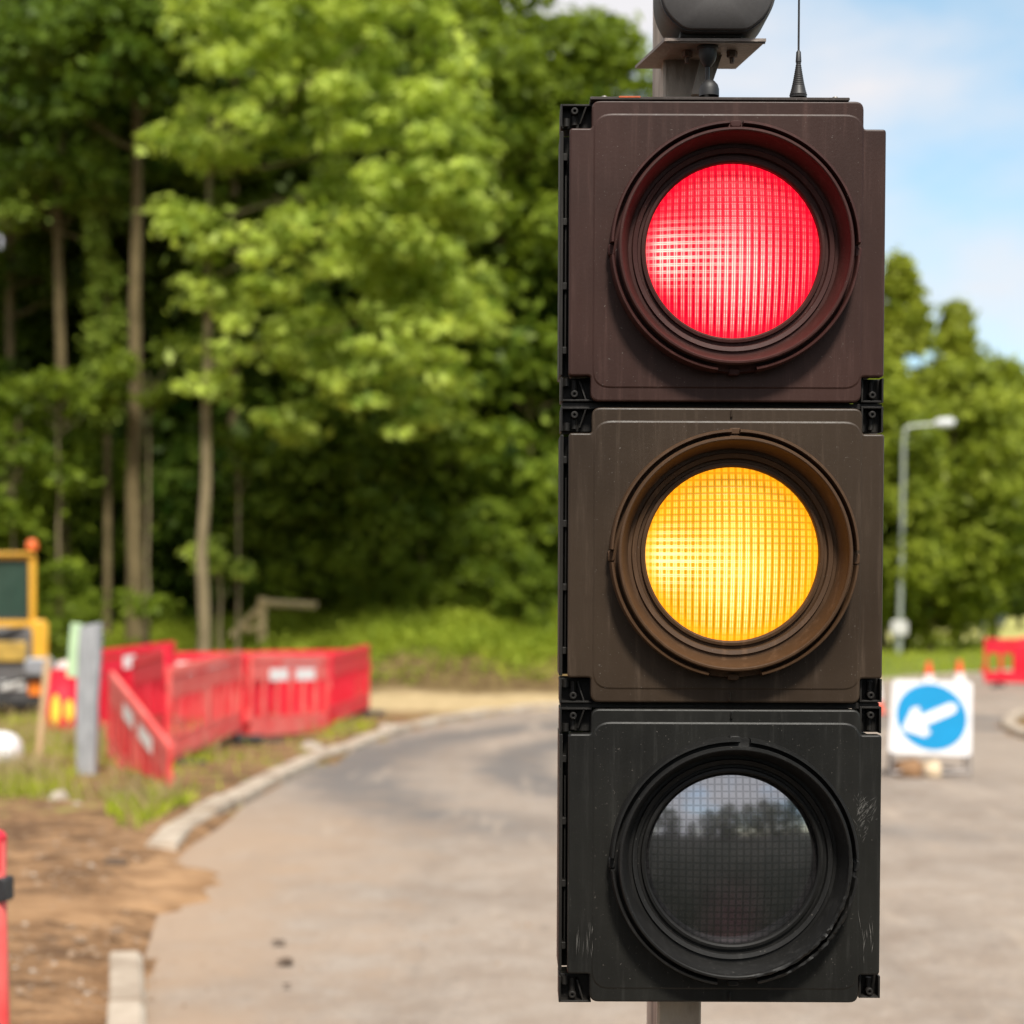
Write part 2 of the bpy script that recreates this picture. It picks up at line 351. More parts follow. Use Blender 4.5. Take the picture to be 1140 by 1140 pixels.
tag(sp.build('dirt', M_SOIL, sharp=180), 'orange brown soil spread over the road edge', kind='structure')

# ---------------------------------------------------------------- the traffic light
P0 = W(802, 612, D0)
TL_R = Matrix.Rotation(R(1.6), 4, 'X') @ Matrix.Rotation(R(.23), 4, 'Y')
UP = TL_R @ Vector((0, 0, 1)); H0 = P0.z / UP.z
TL_M = Matrix.Translation(P0 - UP * H0) @ TL_R
TL_I = TL_M.inverted()
def L(px, py, y=0.0):                       # photo pixel -> point on the plane y of the signal's own frame
    o = TL_I @ Vector((0, 0, EYE)); d = TL_I.to_3x3() @ Vector(((px - 570) / F, 1, (HZ - py) / F))
    t = (y - o.y) / d.y; p = o + d * t
    return p.x, p.z
def LX(px, y=0.0, py=612): return L(px, py, y)[0]
def LZ(py, y=0.0): return L(802, py, y)[1]
PX = 1 / 983.6
tl = empty('traffic_light', TL_M.to_translation(), TL_M.to_euler())
tag(tl, 'tall black traffic light showing red and amber, on a grey metal post', 'traffic light')
def plastic(name, a, b_, rough=.42):
    m = bpy.data.materials.new(name); m.use_nodes = True; q = NB(m.node_tree); bb = m.node_tree.nodes['Principled BSDF']
    P = q.n('ShaderNodeTexCoord').outputs['Object']
    n1 = q.noise(P, 5, 5); n2 = q.noise(P, 260, 3); mpn = q.n('ShaderNodeMapping'); mpn.inputs['Scale'].default_value = (60, 60, 4); m.node_tree.links.new(P, mpn.inputs[0]); n3 = q.noise(mpn.outputs[0], 1.5, 5, .7)
    sp = q.noise(P, 420, 2)
    c = q.mixc(q.step(n1, .3, .7), a, b_); c = q.mixc(q.m('MULTIPLY', q.step(n3, .50, .8), .55), c, tuple(x * 2.0 + .01 for x in b_))
    c = q.mixc(q.m('MULTIPLY', q.step(sp, .70, .76), .5), c, (.2, .18, .16))
    m.node_tree.links.new(c, bb.inputs['Base Color'])
    m.node_tree.links.new(q.m('ADD', rough - .08, q.m('MULTIPLY', n3, .22)), bb.inputs['Roughness'])
    bb.inputs['Specular IOR Level'].default_value = .25
    bp = q.n('ShaderNodeBump'); bp.inputs['Strength'].default_value = .12; bp.inputs['Distance'].default_value = .001; m.node_tree.links.new(n2, bp.inputs['Height']); m.node_tree.links.new(bp.outputs[0], bb.inputs['Normal'])
    return m
PL_R = plastic('red_glow_tinted_plastic', (.029, .0130, .0098), (.043, .0195, .015))  # door brown has the red lamp's glow mixed into its base colour
PL_A = plastic('amber_glow_tinted_plastic', (.027, .0170, .0102), (.041, .027, .017))  # door umber has the amber lamp's glow mixed into its base colour
PL_G = plastic('black_plastic', (.007, .0068, .0060), (.015, .0145, .0125))
PL_V = plastic('red_glow_visor_plastic', (.036, .010, .008), (.046, .014, .011), .55)  # visor colour reddened to carry the red lamp's glow
PL_W = plastic('amber_glow_visor_plastic', (.052, .026, .011), (.066, .034, .016), .55)  # visor colour browned and lifted to carry the amber lamp's glow
PL_X = plastic('deep_black_plastic', (.006, .006, .0055), (.010, .0095, .009), .5)
PL_D = plastic('dark_recess_plastic', (.010, .009, .008), (.016, .014, .012), .5)
M_PALE = mat('scraped_plastic', (.11, .105, .095), .7, var=.3, scale=60)
M_SCREW = mat('screw_metal', (.3, .28, .25), .4, metal=.8, var=.2, scale=80)

def rr_outline(col, wing, rc=.009, rw=.004):
    # col=(x0,x1,z0,z1) full height column; wing=(x0,x1,z0,z1); notches tl,tr,bl,br all cut
    x0, x1, z0, z1 = col; a0, a1, b0, b1 = wing
    pts = [(x1, b1, 'n'), (x1, z1, rc), (x0, z1, rc), (x0, b1, 'n'), (a0, b1, rw), (a0, b0, rw), (x0, b0, 'n'), (x0, z0, rc), (x1, z0, rc), (x1, b0, 'n'), (a1, b0, rw), (a1, b1, rw)]
    return round_poly(pts)
def round_poly(pts, seg=5):
    out = []; n = len(pts)
    for i, (x, z, rd) in enumerate(pts):
        if rd == 'n': rd = .003
        p = Vector((x, z)); a = Vector(pts[i - 1][:2]) - p; c = Vector(pts[(i + 1) % n][:2]) - p
        rd = min(rd, a.length * .45, c.length * .45); a.normalize(); c.normalize()
        p1, p2 = p + a * rd, p + c * rd
        for k in range(seg + 1):
            t = k / seg; out.append(tuple((1 - t) ** 2 * p1 + 2 * t * (1 - t) * p + t * t * p2))
    # subdivide long edges
    res = []
    for i, a in enumerate(out):
        b_ = out[(i + 1) % len(out)]; d = math.dist(a, b_); k = max(1, int(d / .015))
        for j in range(k): res.append((a[0] + (b_[0] - a[0]) * j / k, a[1] + (b_[1] - a[1]) * j / k))
    return res
def inset(o, d):
    n = len(o); area = sum(o[i][0] * o[(i + 1) % n][1] - o[(i + 1) % n][0] * o[i][1] for i in range(n)); sg = 1 if area > 0 else -1
    out = []
    for i in range(n):
        t = Vector(o[(i + 1) % n]) - Vector(o[i - 1]); t.normalize(); out.append((o[i][0] - t.y * d * sg, o[i][1] + t.x * d * sg))
    return out
def plate(mb, outl, c, hole, y0, y1, bev=.0022):
    a = [(x, y1, z) for x, z in outl]; b_ = [(x, y0 + bev, z) for x, z in outl]; i1 = [(x, y0 + bev * .3, z) for x, z in inset(outl, bev * .35)]; i2 = [(x, y0, z) for x, z in inset(outl, bev)]
    def circ(y, rr): 
        res = []
        for x, z in outl:
            v = Vector((x - c[0], z - c[1])).normalized() * rr; res.append((c[0] + v.x, y, c[1] + v.y))
        return res
    o = mb.smooth; mb.smooth = True
    mb.loft([b_, i1, i2]); mb.smooth = False
    mb.loft([a, b_]); mb.loft([i2, circ(y0, hole)]); mb.loft([circ(y0, hole), circ(y1, hole)]); mb.loft([circ(y1, hole), a]); mb.smooth = o

def lens_mat(kind):
    m = bpy.data.materials.new(kind + '_lens'); m.use_nodes = True; t = m.node_tree; q = NB(t); bb = t.nodes['Principled BSDF']
    P = q.n('ShaderNodeTexCoord').outputs['Object']; sx = q.n('ShaderNodeSeparateXYZ'); t.links.new(P, sx.inputs[0]); X, Y, Z = sx.outputs
    pitch = .00822
    # slight barrel of the grid
    r2 = q.m('ADD', q.m('MULTIPLY', X, X), q.m('MULTIPLY', Z, Z)); rad = q.m('SQRT', r2)
    k = q.m('ADD', 1.0, q.m('MULTIPLY', r2, 3.0))
    u = q.m('FRACT', q.m('ADD', q.m('DIVIDE', q.m('MULTIPLY', X, k), pitch), 100.5)); v = q.m('FRACT', q.m('ADD', q.m('DIVIDE', q.m('MULTIPLY', Z, k), pitch), 100.5))
    hu = q.m('ABSOLUTE', q.m('SUBTRACT', u, .5)); hv = q.m('ABSOLUTE', q.m('SUBTRACT', v, .5))      # 0 centre of cell, .5 at the groove
    gu = q.step(hu, .27, .44); gv = q.step(hv, .31, .46)                                       # groove masks
    cu = q.m('SUBTRACT', 1, q.step(q.m('ABSOLUTE', q.m('SUBTRACT', hu, .15)), .02, .12))         # twin bright stripes in each column
    cv = q.m('SUBTRACT', 1, q.step(q.m('ABSOLUTE', q.m('SUBTRACT', hv, .12)), .02, .14))
    nz = q.noise(P, 45, 3); nf = q.noise(P, 300, 2)
    if kind in ('red', 'amber'):
        low = q.step(Z, .035, -.03)          # lower half reads as vertical stripes
        up = q.m('SUBTRACT', 1, low)
        left = q.step(q.m('ADD', X, q.m('MULTIPLY', nz, .05)), .06, -.06)
        arm = q.m('MULTIPLY', left, q.m('SUBTRACT', 1, q.step(q.m('ABSOLUTE', q.m('SUBTRACT', Z, -.004)), .0, .055)))
        ex = q.m('MULTIPLY', X, 1.25); rr_ = q.m('SQRT', q.m('ADD', q.m('MULTIPLY', ex, ex), q.m('MULTIPLY', q.m('ADD', Z, .012), q.m('ADD', Z, .012))))
        core = q.m('SUBTRACT', 1, q.step(rr_, .008, .092))
        hot = q.m('MAXIMUM', core, arm)
        rim = q.step(rad, .082, .099)
        stripes = q.m('MULTIPLY', cu, q.m('ADD', q.m('ADD', .2, q.m('MULTIPLY', low, .5)), q.m('MULTIPLY', cv, .5)))
        stripes = q.m('MAXIMUM', stripes, q.m('MULTIPLY', q.m('MULTIPLY', cv, arm), .9))
        lit = q.m('MULTIPLY', stripes, q.m('ADD', .36, q.m('MULTIPLY', hot, .95)))
        lit = q.m('MULTIPLY', lit, q.m('SUBTRACT', 1, q.m('MULTIPLY', rim, .75)))
        lit = q.m('MULTIPLY', lit, q.m('ADD', .55, q.m('MULTIPLY', nf, .9)))
        base = q.m('ADD', .0, q.m('MULTIPLY', hot, .9))
        gw = q.m('SUBTRACT', 1.08, q.m('MULTIPLY', hot, .36))
        gr = q.m('MAXIMUM', gu, q.m('MULTIPLY', gv, q.m('ADD', .45, q.m('MULTIPLY', up, .5))))
        gr = q.m('MULTIPLY', gr, q.m('ADD', gw, q.m('MULTIPLY', q.m('SUBTRACT', nz, .5), .8)))
        if kind == 'red':
            A, B, C, Dk = (1.5, .008, .035), (2.0, .16, .19), (2.3, 1.0, .80), (.50, .0, .016)
        else:
            A, B, C, Dk = (1.5, .50, .010), (1.6, .78, .10), (1.8, 1.2, .62), (.50, .19, .003)
        col = q.mixc(base, A, B); col = q.mixc(q.m('MINIMUM', gr, 1.0), col, Dk); col = q.mixc(q.m('MINIMUM', lit, 1.0), col, C)
        col = q.mixc(q.m('MULTIPLY', rim, .5), col, A)
        t.links.new(col, bb.inputs['Emission Color']); bb.inputs['Emission Strength'].default_value = .62
        bb.inputs['Base Color'].default_value = (*[min(1, x) * .2 for x in A], 1); bb.inputs['Roughness'].default_value = .35
        bb.inputs['Specular IOR Level'].default_value = .12
    else:
        gr = q.m('MAXIMUM', gu, gv)
        purple = q.m('MULTIPLY', q.m('SUBTRACT', 1, q.step(q.m('ABSOLUTE', X), .0, .05)), q.step(Z, 0, -.09))
        c = q.mixc(q.step(nz, .3, .7), (.012, .011, .011), (.028, .025, .025)); c = q.mixc(q.m('MULTIPLY', purple, .35), c, (.10, .03, .05)); c = q.mixc(q.m('MULTIPLY', gr, .75), c, (.008, .008, .008))
        t.links.new(c, bb.inputs['Base Color']); bb.inputs['Roughness'].default_value = .3; bb.inputs['Specular IOR Level'].default_value = .5
        gl = q.n('ShaderNodeBsdfGlossy'); gl.inputs['Roughness'].default_value = .10; gl.inputs[0].default_value = (.85, .87, .92, 1)
        bp = q.n('ShaderNodeBump'); bp.inputs['Strength'].default_value = .02; bp.inputs['Distance'].default_value = .0002; bp.invert = True; t.links.new(gr, bp.inputs['Height']); t.links.new(bp.outputs[0], gl.inputs['Normal'])
        ms = q.n('ShaderNodeMixShader'); t.links.new(q.m('SUBTRACT', .38, q.m('MULTIPLY', gr, .12)), ms.inputs[0])
        t.links.new(bb.outputs[0], ms.inputs[1]); t.links.new(gl.outputs[0], ms.inputs[2]); t.links.new(ms.outputs[0], t.nodes['Material Output'].inputs[0])
    if kind != 'green':
        bp = q.n('ShaderNodeBump'); bp.inputs['Strength'].default_value = .4; bp.inputs['Distance'].default_value = .0008; bp.invert = True; t.links.new(q.m('MAXIMUM', gu, gv), bp.inputs['Height']); t.links.new(bp.outputs[0], bb.inputs['Normal'])
    return m

SEC = {  # column x0,x1,top,bottom ; wing x0,x1,top,bottom ; lens centre x,y,r
 'red':   ((659, 962, 112, 447.5), (633.5, 985.5, 143, 419), (816.5, 278.5, 100)),
 'amber': ((659, 960.5, 454, 782.5), (632.5, 983.5, 482.5, 755), (815.5, 617, 98.5)),
 'green': ((658, 958.5, 789.5, 1116), (632, 980.5, 817.5, 1085), (815.5, 956.5, 98.5))}
LUGS = {'red': [(624, 661.5, 117, 142, 0), (624, 661, 420.5, 447.5, 1), (958.5, 983.5, 420.5, 447.5, 3)],
        'amber': [(624, 661, 454, 481, 0), (958.5, 983, 452, 480.5, 2), (623, 659, 756, 783, 1), (957, 981.5, 755, 781, 3)],
        'green': [(623, 659, 788.5, 816, 0), (957, 981, 786, 815.5, 2), (622, 658, 1087, 1116, 1), (956, 979.5, 1085.5, 1110, 3)]}
def lug(x0, x1, t, bt, kind, parent):
    X0, X1, Z1, Z0 = LX(x0, .012, t), LX(x1, .012, t), LZ(t, .012), LZ(bt, .012); w_ = X1 - X0; h = Z1 - Z0
    leftside = kind in (0, 1); top = kind in (0, 2)
    a = MB(); e = .0022
    a.bbox(X0, X1, .024, .06, Z0, Z1, .001)
    a.box(X0, X0 + e, .010, .0242, Z0, Z1)                                  # side wall
    if not leftside: a.box(X1 - e, X1, .010, .0242, Z0, Z1)
    zt = (Z1 - e, Z1) if top else (Z0, Z0 + e)
    a.box(X0 + e, X1 - (0 if leftside else e), .0105, .0242, *zt)
    bx = X0 + w_ * (.42 if leftside else .50); bz = Z0 + h * (.68 if top else .30)
    a.lathe([(.0016, .012), (.0016, .0085), (.0038, .0085), (.0042, .0095), (.0042, .025)], (bx, 0, bz), n=20)
    a.lathe([(0.0001, .012), (.0017, .012)], (bx, 0, bz), n=12)
    a.tube([(bx, .018, bz - (1 if top else -1) * .004), (bx, .018, Z0 + .003 if top else Z1 - .003)], .0034, 10)
    if leftside:
        x2 = X1 - .004; s_ = 1 if top else -1; zb = (Z1 if top else Z0)
        a.loft([[(x2 - .006, .011, zb - s_ * .002), (x2 - .004, .011, zb - s_ * .002), (x2 - .004, .024, zb - s_ * .002), (x2 - .006, .024, zb - s_ * .002)],
                [(x2 - .013, .014, zb - s_ * h * .85), (x2 - .011, .014, zb - s_ * h * .85), (x2 - .011, .024, zb - s_ * h * .85), (x2 - .013, .024, zb - s_ * h * .85)]], True)
        a.tube([(X0 + .007, .016, (Z0 if top else Z1) + s_ * .001), (X0 + .007, .016, (Z0 if top else Z1) + s_ * .010)], .0036, 10)
    o = a.build('hinge_lug', PL_D, parent, bev=.0004)
    sc = MB(); sc.lathe([(.0001, .0002), (.0012, .0004), (.0016, .0022)], (bx - .0002, .0085, bz - .002 if top else bz + .002), n=14)
    return o
def collar(kind, c, y=0):
    mb = MB(); cx, cz = c; C = (cx, 0, cz); rs = random.Random(hash(kind) % 7 if False else len(kind))
    def j(a, i):
        if kind != 'green': return (0, 0)
        k = max(0, 1 - abs(((a - 322 + 180) % 360) - 180) / 52)
        return (rs.uniform(-.0011, .0013) * k * (1 if i in (1, 2, 3, 4, 5, 6) else 0), rs.uniform(-.0012, .0022) * k * (1 if i in (1, 2, 3, 4, 5, 6) else 0))
    # funnel: bezel round the lens, steps, then the inner wall up to the rim
    prof = [(.0985, .012), (.0985, .002), (.1005, .0), (.1035, .0005), (.1045, .004), (.1075, .004), (.1085, -.001), (.1125, -.0025), (.1135, .0), (.1165, .0), (.1185, -.006), (.1235, -.026), (.1265, -.0275), (.1275, -.026), (.1265, -.014), (.1300, -.013), (.1330, -.013), (.1340, .001)]
    wide = lambda pr: [(r_ + max(0, r_ - .107) * .2, h_) for r_, h_ in pr]
    mb.lathe(wide(prof), C, n=160)
    rim = [(.1232, -.0250), (.1236, -.0300), (.1246, -.0312), (.1262, -.0310), (.1270, -.0295), (.1270, -.0255)]
    rim = wide(rim)
    mb.lathe(rim + [rim[0]], C, n=240, jit=j)
    # outer lip in arcs with gaps at top, bottom and sides
    lip = [(.1302, -.012), (.1306, -.0245), (.1315, -.0262), (.1332, -.0260), (.1340, -.024), (.1345, -.010), (.1345, .0)]
    lip = wide(lip)
    arcs = [(93.5, 178), (184, 262), (280, 356), (2, 87)] if kind != 'green' else [(88, 178), (184, 262), (281, 353), (2, 83)]
    if kind == 'amber': arcs = [(92, 178), (184, 258), (283, 355), (2, 88)]
    for a0, a1 in arcs: mb.lathe(lip + [lip[0]], C, n=200, a0=a0, a1=a1, jit=j)
    # bayonet tabs
    for a in (90, 181, 358, 270):
        q_ = R(a); M_ = Matrix.Translation((cx + math.cos(q_) * .138, -.008, cz + math.sin(q_) * .138)) @ Matrix.Rotation(-q_, 4, 'Y')
        mb.bbox(-.0035, .0035, -.007, .008, -.006, .006, .0012, M_)
    return mb
for kind, (co, wi, le) in SEC.items():
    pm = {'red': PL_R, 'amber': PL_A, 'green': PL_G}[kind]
    cx, cz = L(le[0], le[1], .0); rl = le[2] * PX
    col = (LX(co[0], 0, co[2]), LX(co[1], 0, co[2]), LZ(co[3]), LZ(co[2])); wg = (LX(wi[0], 0, le[1]), LX(wi[1], 0, le[1]), LZ(wi[3]), LZ(wi[2]))
    body = MB()
    body.bbox(wg[0] + .001, wg[1] - .006, .013, .105, wg[2] + .002, wg[3] - .002, .004)
    body.bbox(col[0] + .001, col[1] - .002, .0136, .1044, col[2] + .002, col[3] - .002, .004)
    body.bbox(wg[0] - .002, wg[1] - .004, .0885, .1038, wg[2] + .0005, wg[3] - .0005, .002)
    fx0, fx1 = LX(co[0] - 36, .012, le[1]), LX(co[0] - 32.2, .012, le[1])
    body.bbox(fx0, fx1, .0095, .087, wg[2] + .0015, wg[3] - .0015, .0006)
    body.box(fx1 - .0002, wg[0] + .0012, .034, .086, wg[2] + .002, wg[3] - .002)
    body.box(fx1 + .0022, fx1 + .0040, .016, .0342, wg[2] + .03, wg[3] - .05)
    for k_ in range(4):
        zz_ = wg[2] + .03 + (wg[3] - wg[2] - .06) * k_ / 3; body.bbox(fx0 + .0005, fx1 + .0045, .012, .034, zz_ - .004, zz_ + .004, .0005)
    hb = body.build('signal_housing', PL_D, tl, bev=.0006); hb['label'] = {'red': 'top housing section with the lit red lens', 'amber': 'middle housing section with the lit amber lens', 'green': 'bottom housing section with the unlit lens'}[kind]
    d = MB(); outl = rr_outline(col, wg, .010)
    # star-shaped around lens centre: start with outline
    plate(d, outl, (cx, cz), .128, 0, .0135)
    inn = round_poly([(col[1] + .001, col[3] - .014, .022), (col[0] + .001, col[3] - .014, .022), (col[0] + .001, col[2] + .014, .022), (col[1] + .001, col[2] + .014, .022)], 8)
    plate(d, inn, (cx, cz), .129, -.0010, .002, .0030)
    rs = random.Random(len(kind))
    d.cur = 1
    if kind == 'green':
        def scr(px, py, ln, an, wd):
            x, z = L(px, py); a_ = R(an); t = Vector((math.cos(a_), math.sin(a_))); n_ = Vector((-t.y, t.x)) * wd / 2; p = Vector((x, z)); q_ = p + t * ln
            yy = -.0013
            d.add([(p.x - n_.x * .2, yy, p.y - n_.y * .2), (p.x + (q_.x - p.x) * .5 + n_.x, yy, (p.y + q_.y) / 2 + n_.y), (q_.x, yy, q_.y), (p.x + (q_.x - p.x) * .5 - n_.x, yy, (p.y + q_.y) / 2 - n_.y)], [(0, 1, 2, 3)])
        for i in range(90): scr(953 + abs(rs.gauss(0, 9)), 908 + rs.gauss(0, 11), rs.uniform(.002, .013), rs.choice((58, 62, 40, 50, 120)) + rs.uniform(-12, 12), rs.uniform(.00015, .0006))
        for i in range(12): scr(640 + rs.uniform(0, 20), 1035 + rs.uniform(0, 40), rs.uniform(.01, .03), 90 + rs.uniform(-5, 5), rs.uniform(.0003, .0007))
        for i in range(12): scr(958 + rs.uniform(0, 14), 1030 + rs.uniform(0, 45), rs.uniform(.01, .025), 95 + rs.uniform(-14, 8), rs.uniform(.0003, .0008))
    if kind == 'red':
        pass
    d.cur = 0
    x, z = L(812, co[3] - 10 if kind != 'red' else 440)
    if kind != 'red': d.bbox(x - .0012, x + .0012, -.0028, .004, LZ(co[3] - 2), LZ(co[3] - 12), .0008)
    if kind != 'red': d.bbox(x - .0012, x + .0012, -.0028, .004, LZ(co[2] + 11), LZ(co[2] + 2), .0008)
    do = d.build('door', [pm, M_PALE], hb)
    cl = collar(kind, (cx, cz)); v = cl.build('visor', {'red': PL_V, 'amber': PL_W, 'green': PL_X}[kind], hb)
    if kind == 'green': v['label'] = 'visor ring with a chewed and scuffed lower rim'
    # domed lens
    ln = MB(); prof = [(.0001 + rl * k / 18, -.016 * (1 - (k / 18) ** 2)) for k in range(19)] + [(rl + .0012, .002)]
    ln.lathe(prof, (0, 0, 0), n=96)
    lo = ln.build('lens', lens_mat(kind), hb, loc=(cx, .011, cz), sharp=180)
    lo['label'] = {'red': 'lit red ribbed lens', 'amber': 'lit amber ribbed lens', 'green': 'dark unlit lens reflecting the sky'}[kind]
    for a in LUGS[kind]: lug(*a, hb)
# dark separators between sections (rubber gasket)
for a, b_ in ((447.5, 454), (782.5, 789.5)):
    s_ = MB(); s_.box(LX(625, .015), LX(980, .015), .0145, .0875, LZ(b_ - .3), LZ(a + .3)); s_.build('gasket', PL_D, tl)
# top cap with screws
c_ = MB(); c_.bbox(LX(657, 0, 112), LX(946, 0, 112), -.001, .1, LZ(111.6), LZ(108.2), .0008)
cap = c_.build('top_cover', plastic('top_cover_plastic', (.04, .03, .026), (.06, .05, .045)), tl)
for px in (673, 930):
    s_ = MB(); s_.lathe([(.0001, .0042), (.003, .0036), (.0045, .001), (.0055, .0)], (LX(px, .01, 110), .012, LZ(108.2)), axis='Z', n=16); s_.build('screw', M_SCREW, cap)
s_ = MB(); s_.bbox(LX(689, -.001, 110), LX(713, -.001, 110), -.0016, .02, LZ(109.6), LZ(107.6), .0004); s_.build('orange_mark', mat('orange_scuff', (.45, .09, .03), .7, var=.3, scale=200), cap)
# post
M_POST = mat('galvanised_post', (.12, .095, .078), .65, metal=.1, scale=14, col2=(.44, .38, .31), bump=.25, bscale=120, stretch=(1, 1, .35), detail=8)
M_RUST = mat('rusty_steel', (.10, .06, .045), .8, scale=60, col2=(.20, .15, .12), bump=.3)
s_ = MB(); yb = .112
s_.bbox(LX(738.5, yb, 80), LX(788, yb, 80), yb, yb + .17, -.02, H0 + 1.15, .004)
post = s_.build('post', M_POST, tl)
for z in (H0 + .33, H0 - .02, H0 - .36): s_ = MB(); s_.bbox(LX(740, yb, 80) + .004, LX(786, yb, 80) - .004, .1, yb + .006, z - .02, z + .02, .002); s_.build('clamp', M_RUST, tl)
s_ = MB(); s_.bbox(LX(730, yb, 612) - .22, LX(790, yb, 612) + .22, -.12, .5, -.02, .11, .02); s_.build('base_block', mat('rubber_base', (.03, .03, .03), .8), tl)
# bracket plate under the detector
yn, yf = .035, .15
s_ = MB()
cn = [(740, 41.5, yn), (853, 43, yn), (819, 67.5, yf), (707, 65.5, yf)]
zt = LZ(41.5, yn); tops = []
for px, py, y in cn:
    x, z = L(px, py, y); tops.append((x, y, zt - .001))
s_.loft([[(x, y, z - .0035) for x, y, z in tops], tops], True)
s_.bbox(LX(741, yn + .004, 41), LX(852, yn + .004, 41), yn + .002, yn + .006, zt - .006, zt - .0045, .0005)
br = s_.build('bracket', mat('grey_bracket', (.17, .13, .11), .6, metal=.1, scale=40, col2=(.26, .22, .19), bump=.2), tl, bev=.0006)
for px, py in ((765, 55), (815, 51)):
    y = yn + .04; x, z = L(px, py, y); s_ = MB(); s_.lathe([(.0001, -.014), (.0025, -.014), (.003, -.0075), (.0062, -.007), (.0066, -.0008), (.006, 0)], (x, y, zt - .0045), axis='Z', n=6); s_.build('bolt', M_RUST, br)
# support strut behind the gland
s_ = MB(); a_ = L(779, 106, .09); b2 = L(790, 66, .09)
s_.loft([[(a_[0] - .010, .085, a_[1]), (a_[0] + .010, .085, a_[1]), (a_[0] + .010, .095, a_[1]), (a_[0] - .010, .095, a_[1])], [(b2[0] - .010, .085, zt - .006), (b2[0] + .014, .085, zt - .006), (b2[0] + .014, .095, zt - .006), (b2[0] - .010, .095, zt - .006)]], True)
s_.build('strut', MATS['galvanised_post'], tl)
# cable gland, cable, grommet
s_ = MB(); x, z = L(788, 45, yn + .02); yy = yn + .02
s_.lathe([(.0001, -.024), (.004, -.023), (.0085, -.017), (.0105, -.010), (.011, -.004), (.0125, -.003), (.0125, .0)], (x, yy, zt - .005), axis='Z', n=12)
s_.tube([(x, yy, zt - .028), (x - .0002, yy + .003, zt - .045), (x + .0003, yy + .006, zt - .06)], .0026, 8)
gl_z = LZ(107, .04)
s_.lathe([(.0115, 0), (.0115, .008), (.010, .013), (.006, .0175), (.002, .019)], (x + .0005, .042, gl_z), axis='Z', n=20)
s_.build('cable', mat('black_rubber', (.012, .011, .011), .55), tl)
# antenna
s_ = MB(); x = LX(889, .04, 100); prof = [(.0098, 0), (.0098, .002)]
n_ = 16
for k in range(n_ + 1):
    t = k / n_; r0 = .0088 * (1 - t) ** 1.0 + .0030 * t + (.0014 * (1 - t) ** 4); z = .003 + t * .036
    prof += [(r0, z), (r0 - .0006, z + .0010)]
prof += [(.0034, .0405), (.0027, .052), (.0012, .054), (.0012, .20)]
s_.lathe(prof, (x, .042, LZ(108, .04)), axis='Z', n=24); an = s_.build('antenna', mat('antenna_black', (.02, .018, .018), .5), tl)
# detector pod
s_ = MB(); yd = .03
def pod(scale, y):
    pts = []
    for k in range(72):
        a = 2 * math.pi * k / 72; ca, sa = math.cos(a), math.sin(a)
        x = 67 * math.copysign(abs(ca) ** .84, ca); z = 62 * math.copysign(abs(sa) ** .84, sa)
        z = max(z, -56.5 + (abs(x) / 40) ** 4 * .6)
        pts.append((LX(798, yd, -20) + x * PX * scale, y, LZ(-20, yd) + z * PX * (scale if z > -50 else 1 - (1 - scale) * .8)))
    return pts
s_.smooth = True
s_.loft([pod(.80, yd + .095), pod(.93, yd + .09), pod(.985, yd + .07), pod(1, yd + .01), pod(1, yd), pod(.985, yd - .004)], True)
pd = s_.build('detector', mat('detector_grey', (.022, .020, .020), .6, var=.12, scale=200, bump=.1), tl, sharp=50)
s_ = MB(); s_.smooth = True; s_.loft([pod(.965, yd - .003), pod(.955, yd - .0065), pod(.93, yd - .008), pod(.3, yd - .0095)], True); s_.build('detector_face', mat('detector_front', (.052, .048, .047), .65, var=.1, scale=300, bump=.1), pd, sharp=50)
s_ = MB(); s_.bbox(LX(757, .04, 38), LX(826, .04, 38), .035, .11, zt, LZ(34, .04), .0012); s_.build('detector_foot', PL_D, pd)

# ---------------------------------------------------------------- red plastic barriers
RED1 = mat('red_plastic_faded', (.84, .055, .06), .5, scale=2.6, col2=(.90, .24, .20), detail=4, bump=.1)
RED2 = mat('red_plastic_deep', (.80, .006, .03), .45, scale=3, col2=(.92, .03, .07), detail=4, bump=.1)
WHT = mat('white_reflector', (.84, .80, .78), .5, var=.1, scale=8)
FOOT = mat('recycled_rubber', (.045, .04, .038), .85, var=.3, scale=10)
for m_, tc_ in ((RED1, (.95, .10, .09)), (RED2, (.95, .0, .035))):
    t_ = m_.node_tree; trn = t_.nodes.new('ShaderNodeBsdfTranslucent'); trn.inputs[0].default_value = (*tc_, 1); mm = t_.nodes.new('ShaderNodeMixShader'); mm.inputs[0].default_value = .22
    t_.links.new(t_.nodes['Principled BSDF'].outputs[0], mm.inputs[1]); t_.links.new(trn.outputs[0], mm.inputs[2]); t_.links.new(mm.outputs[0], t_.nodes['Material Output'].inputs[0])
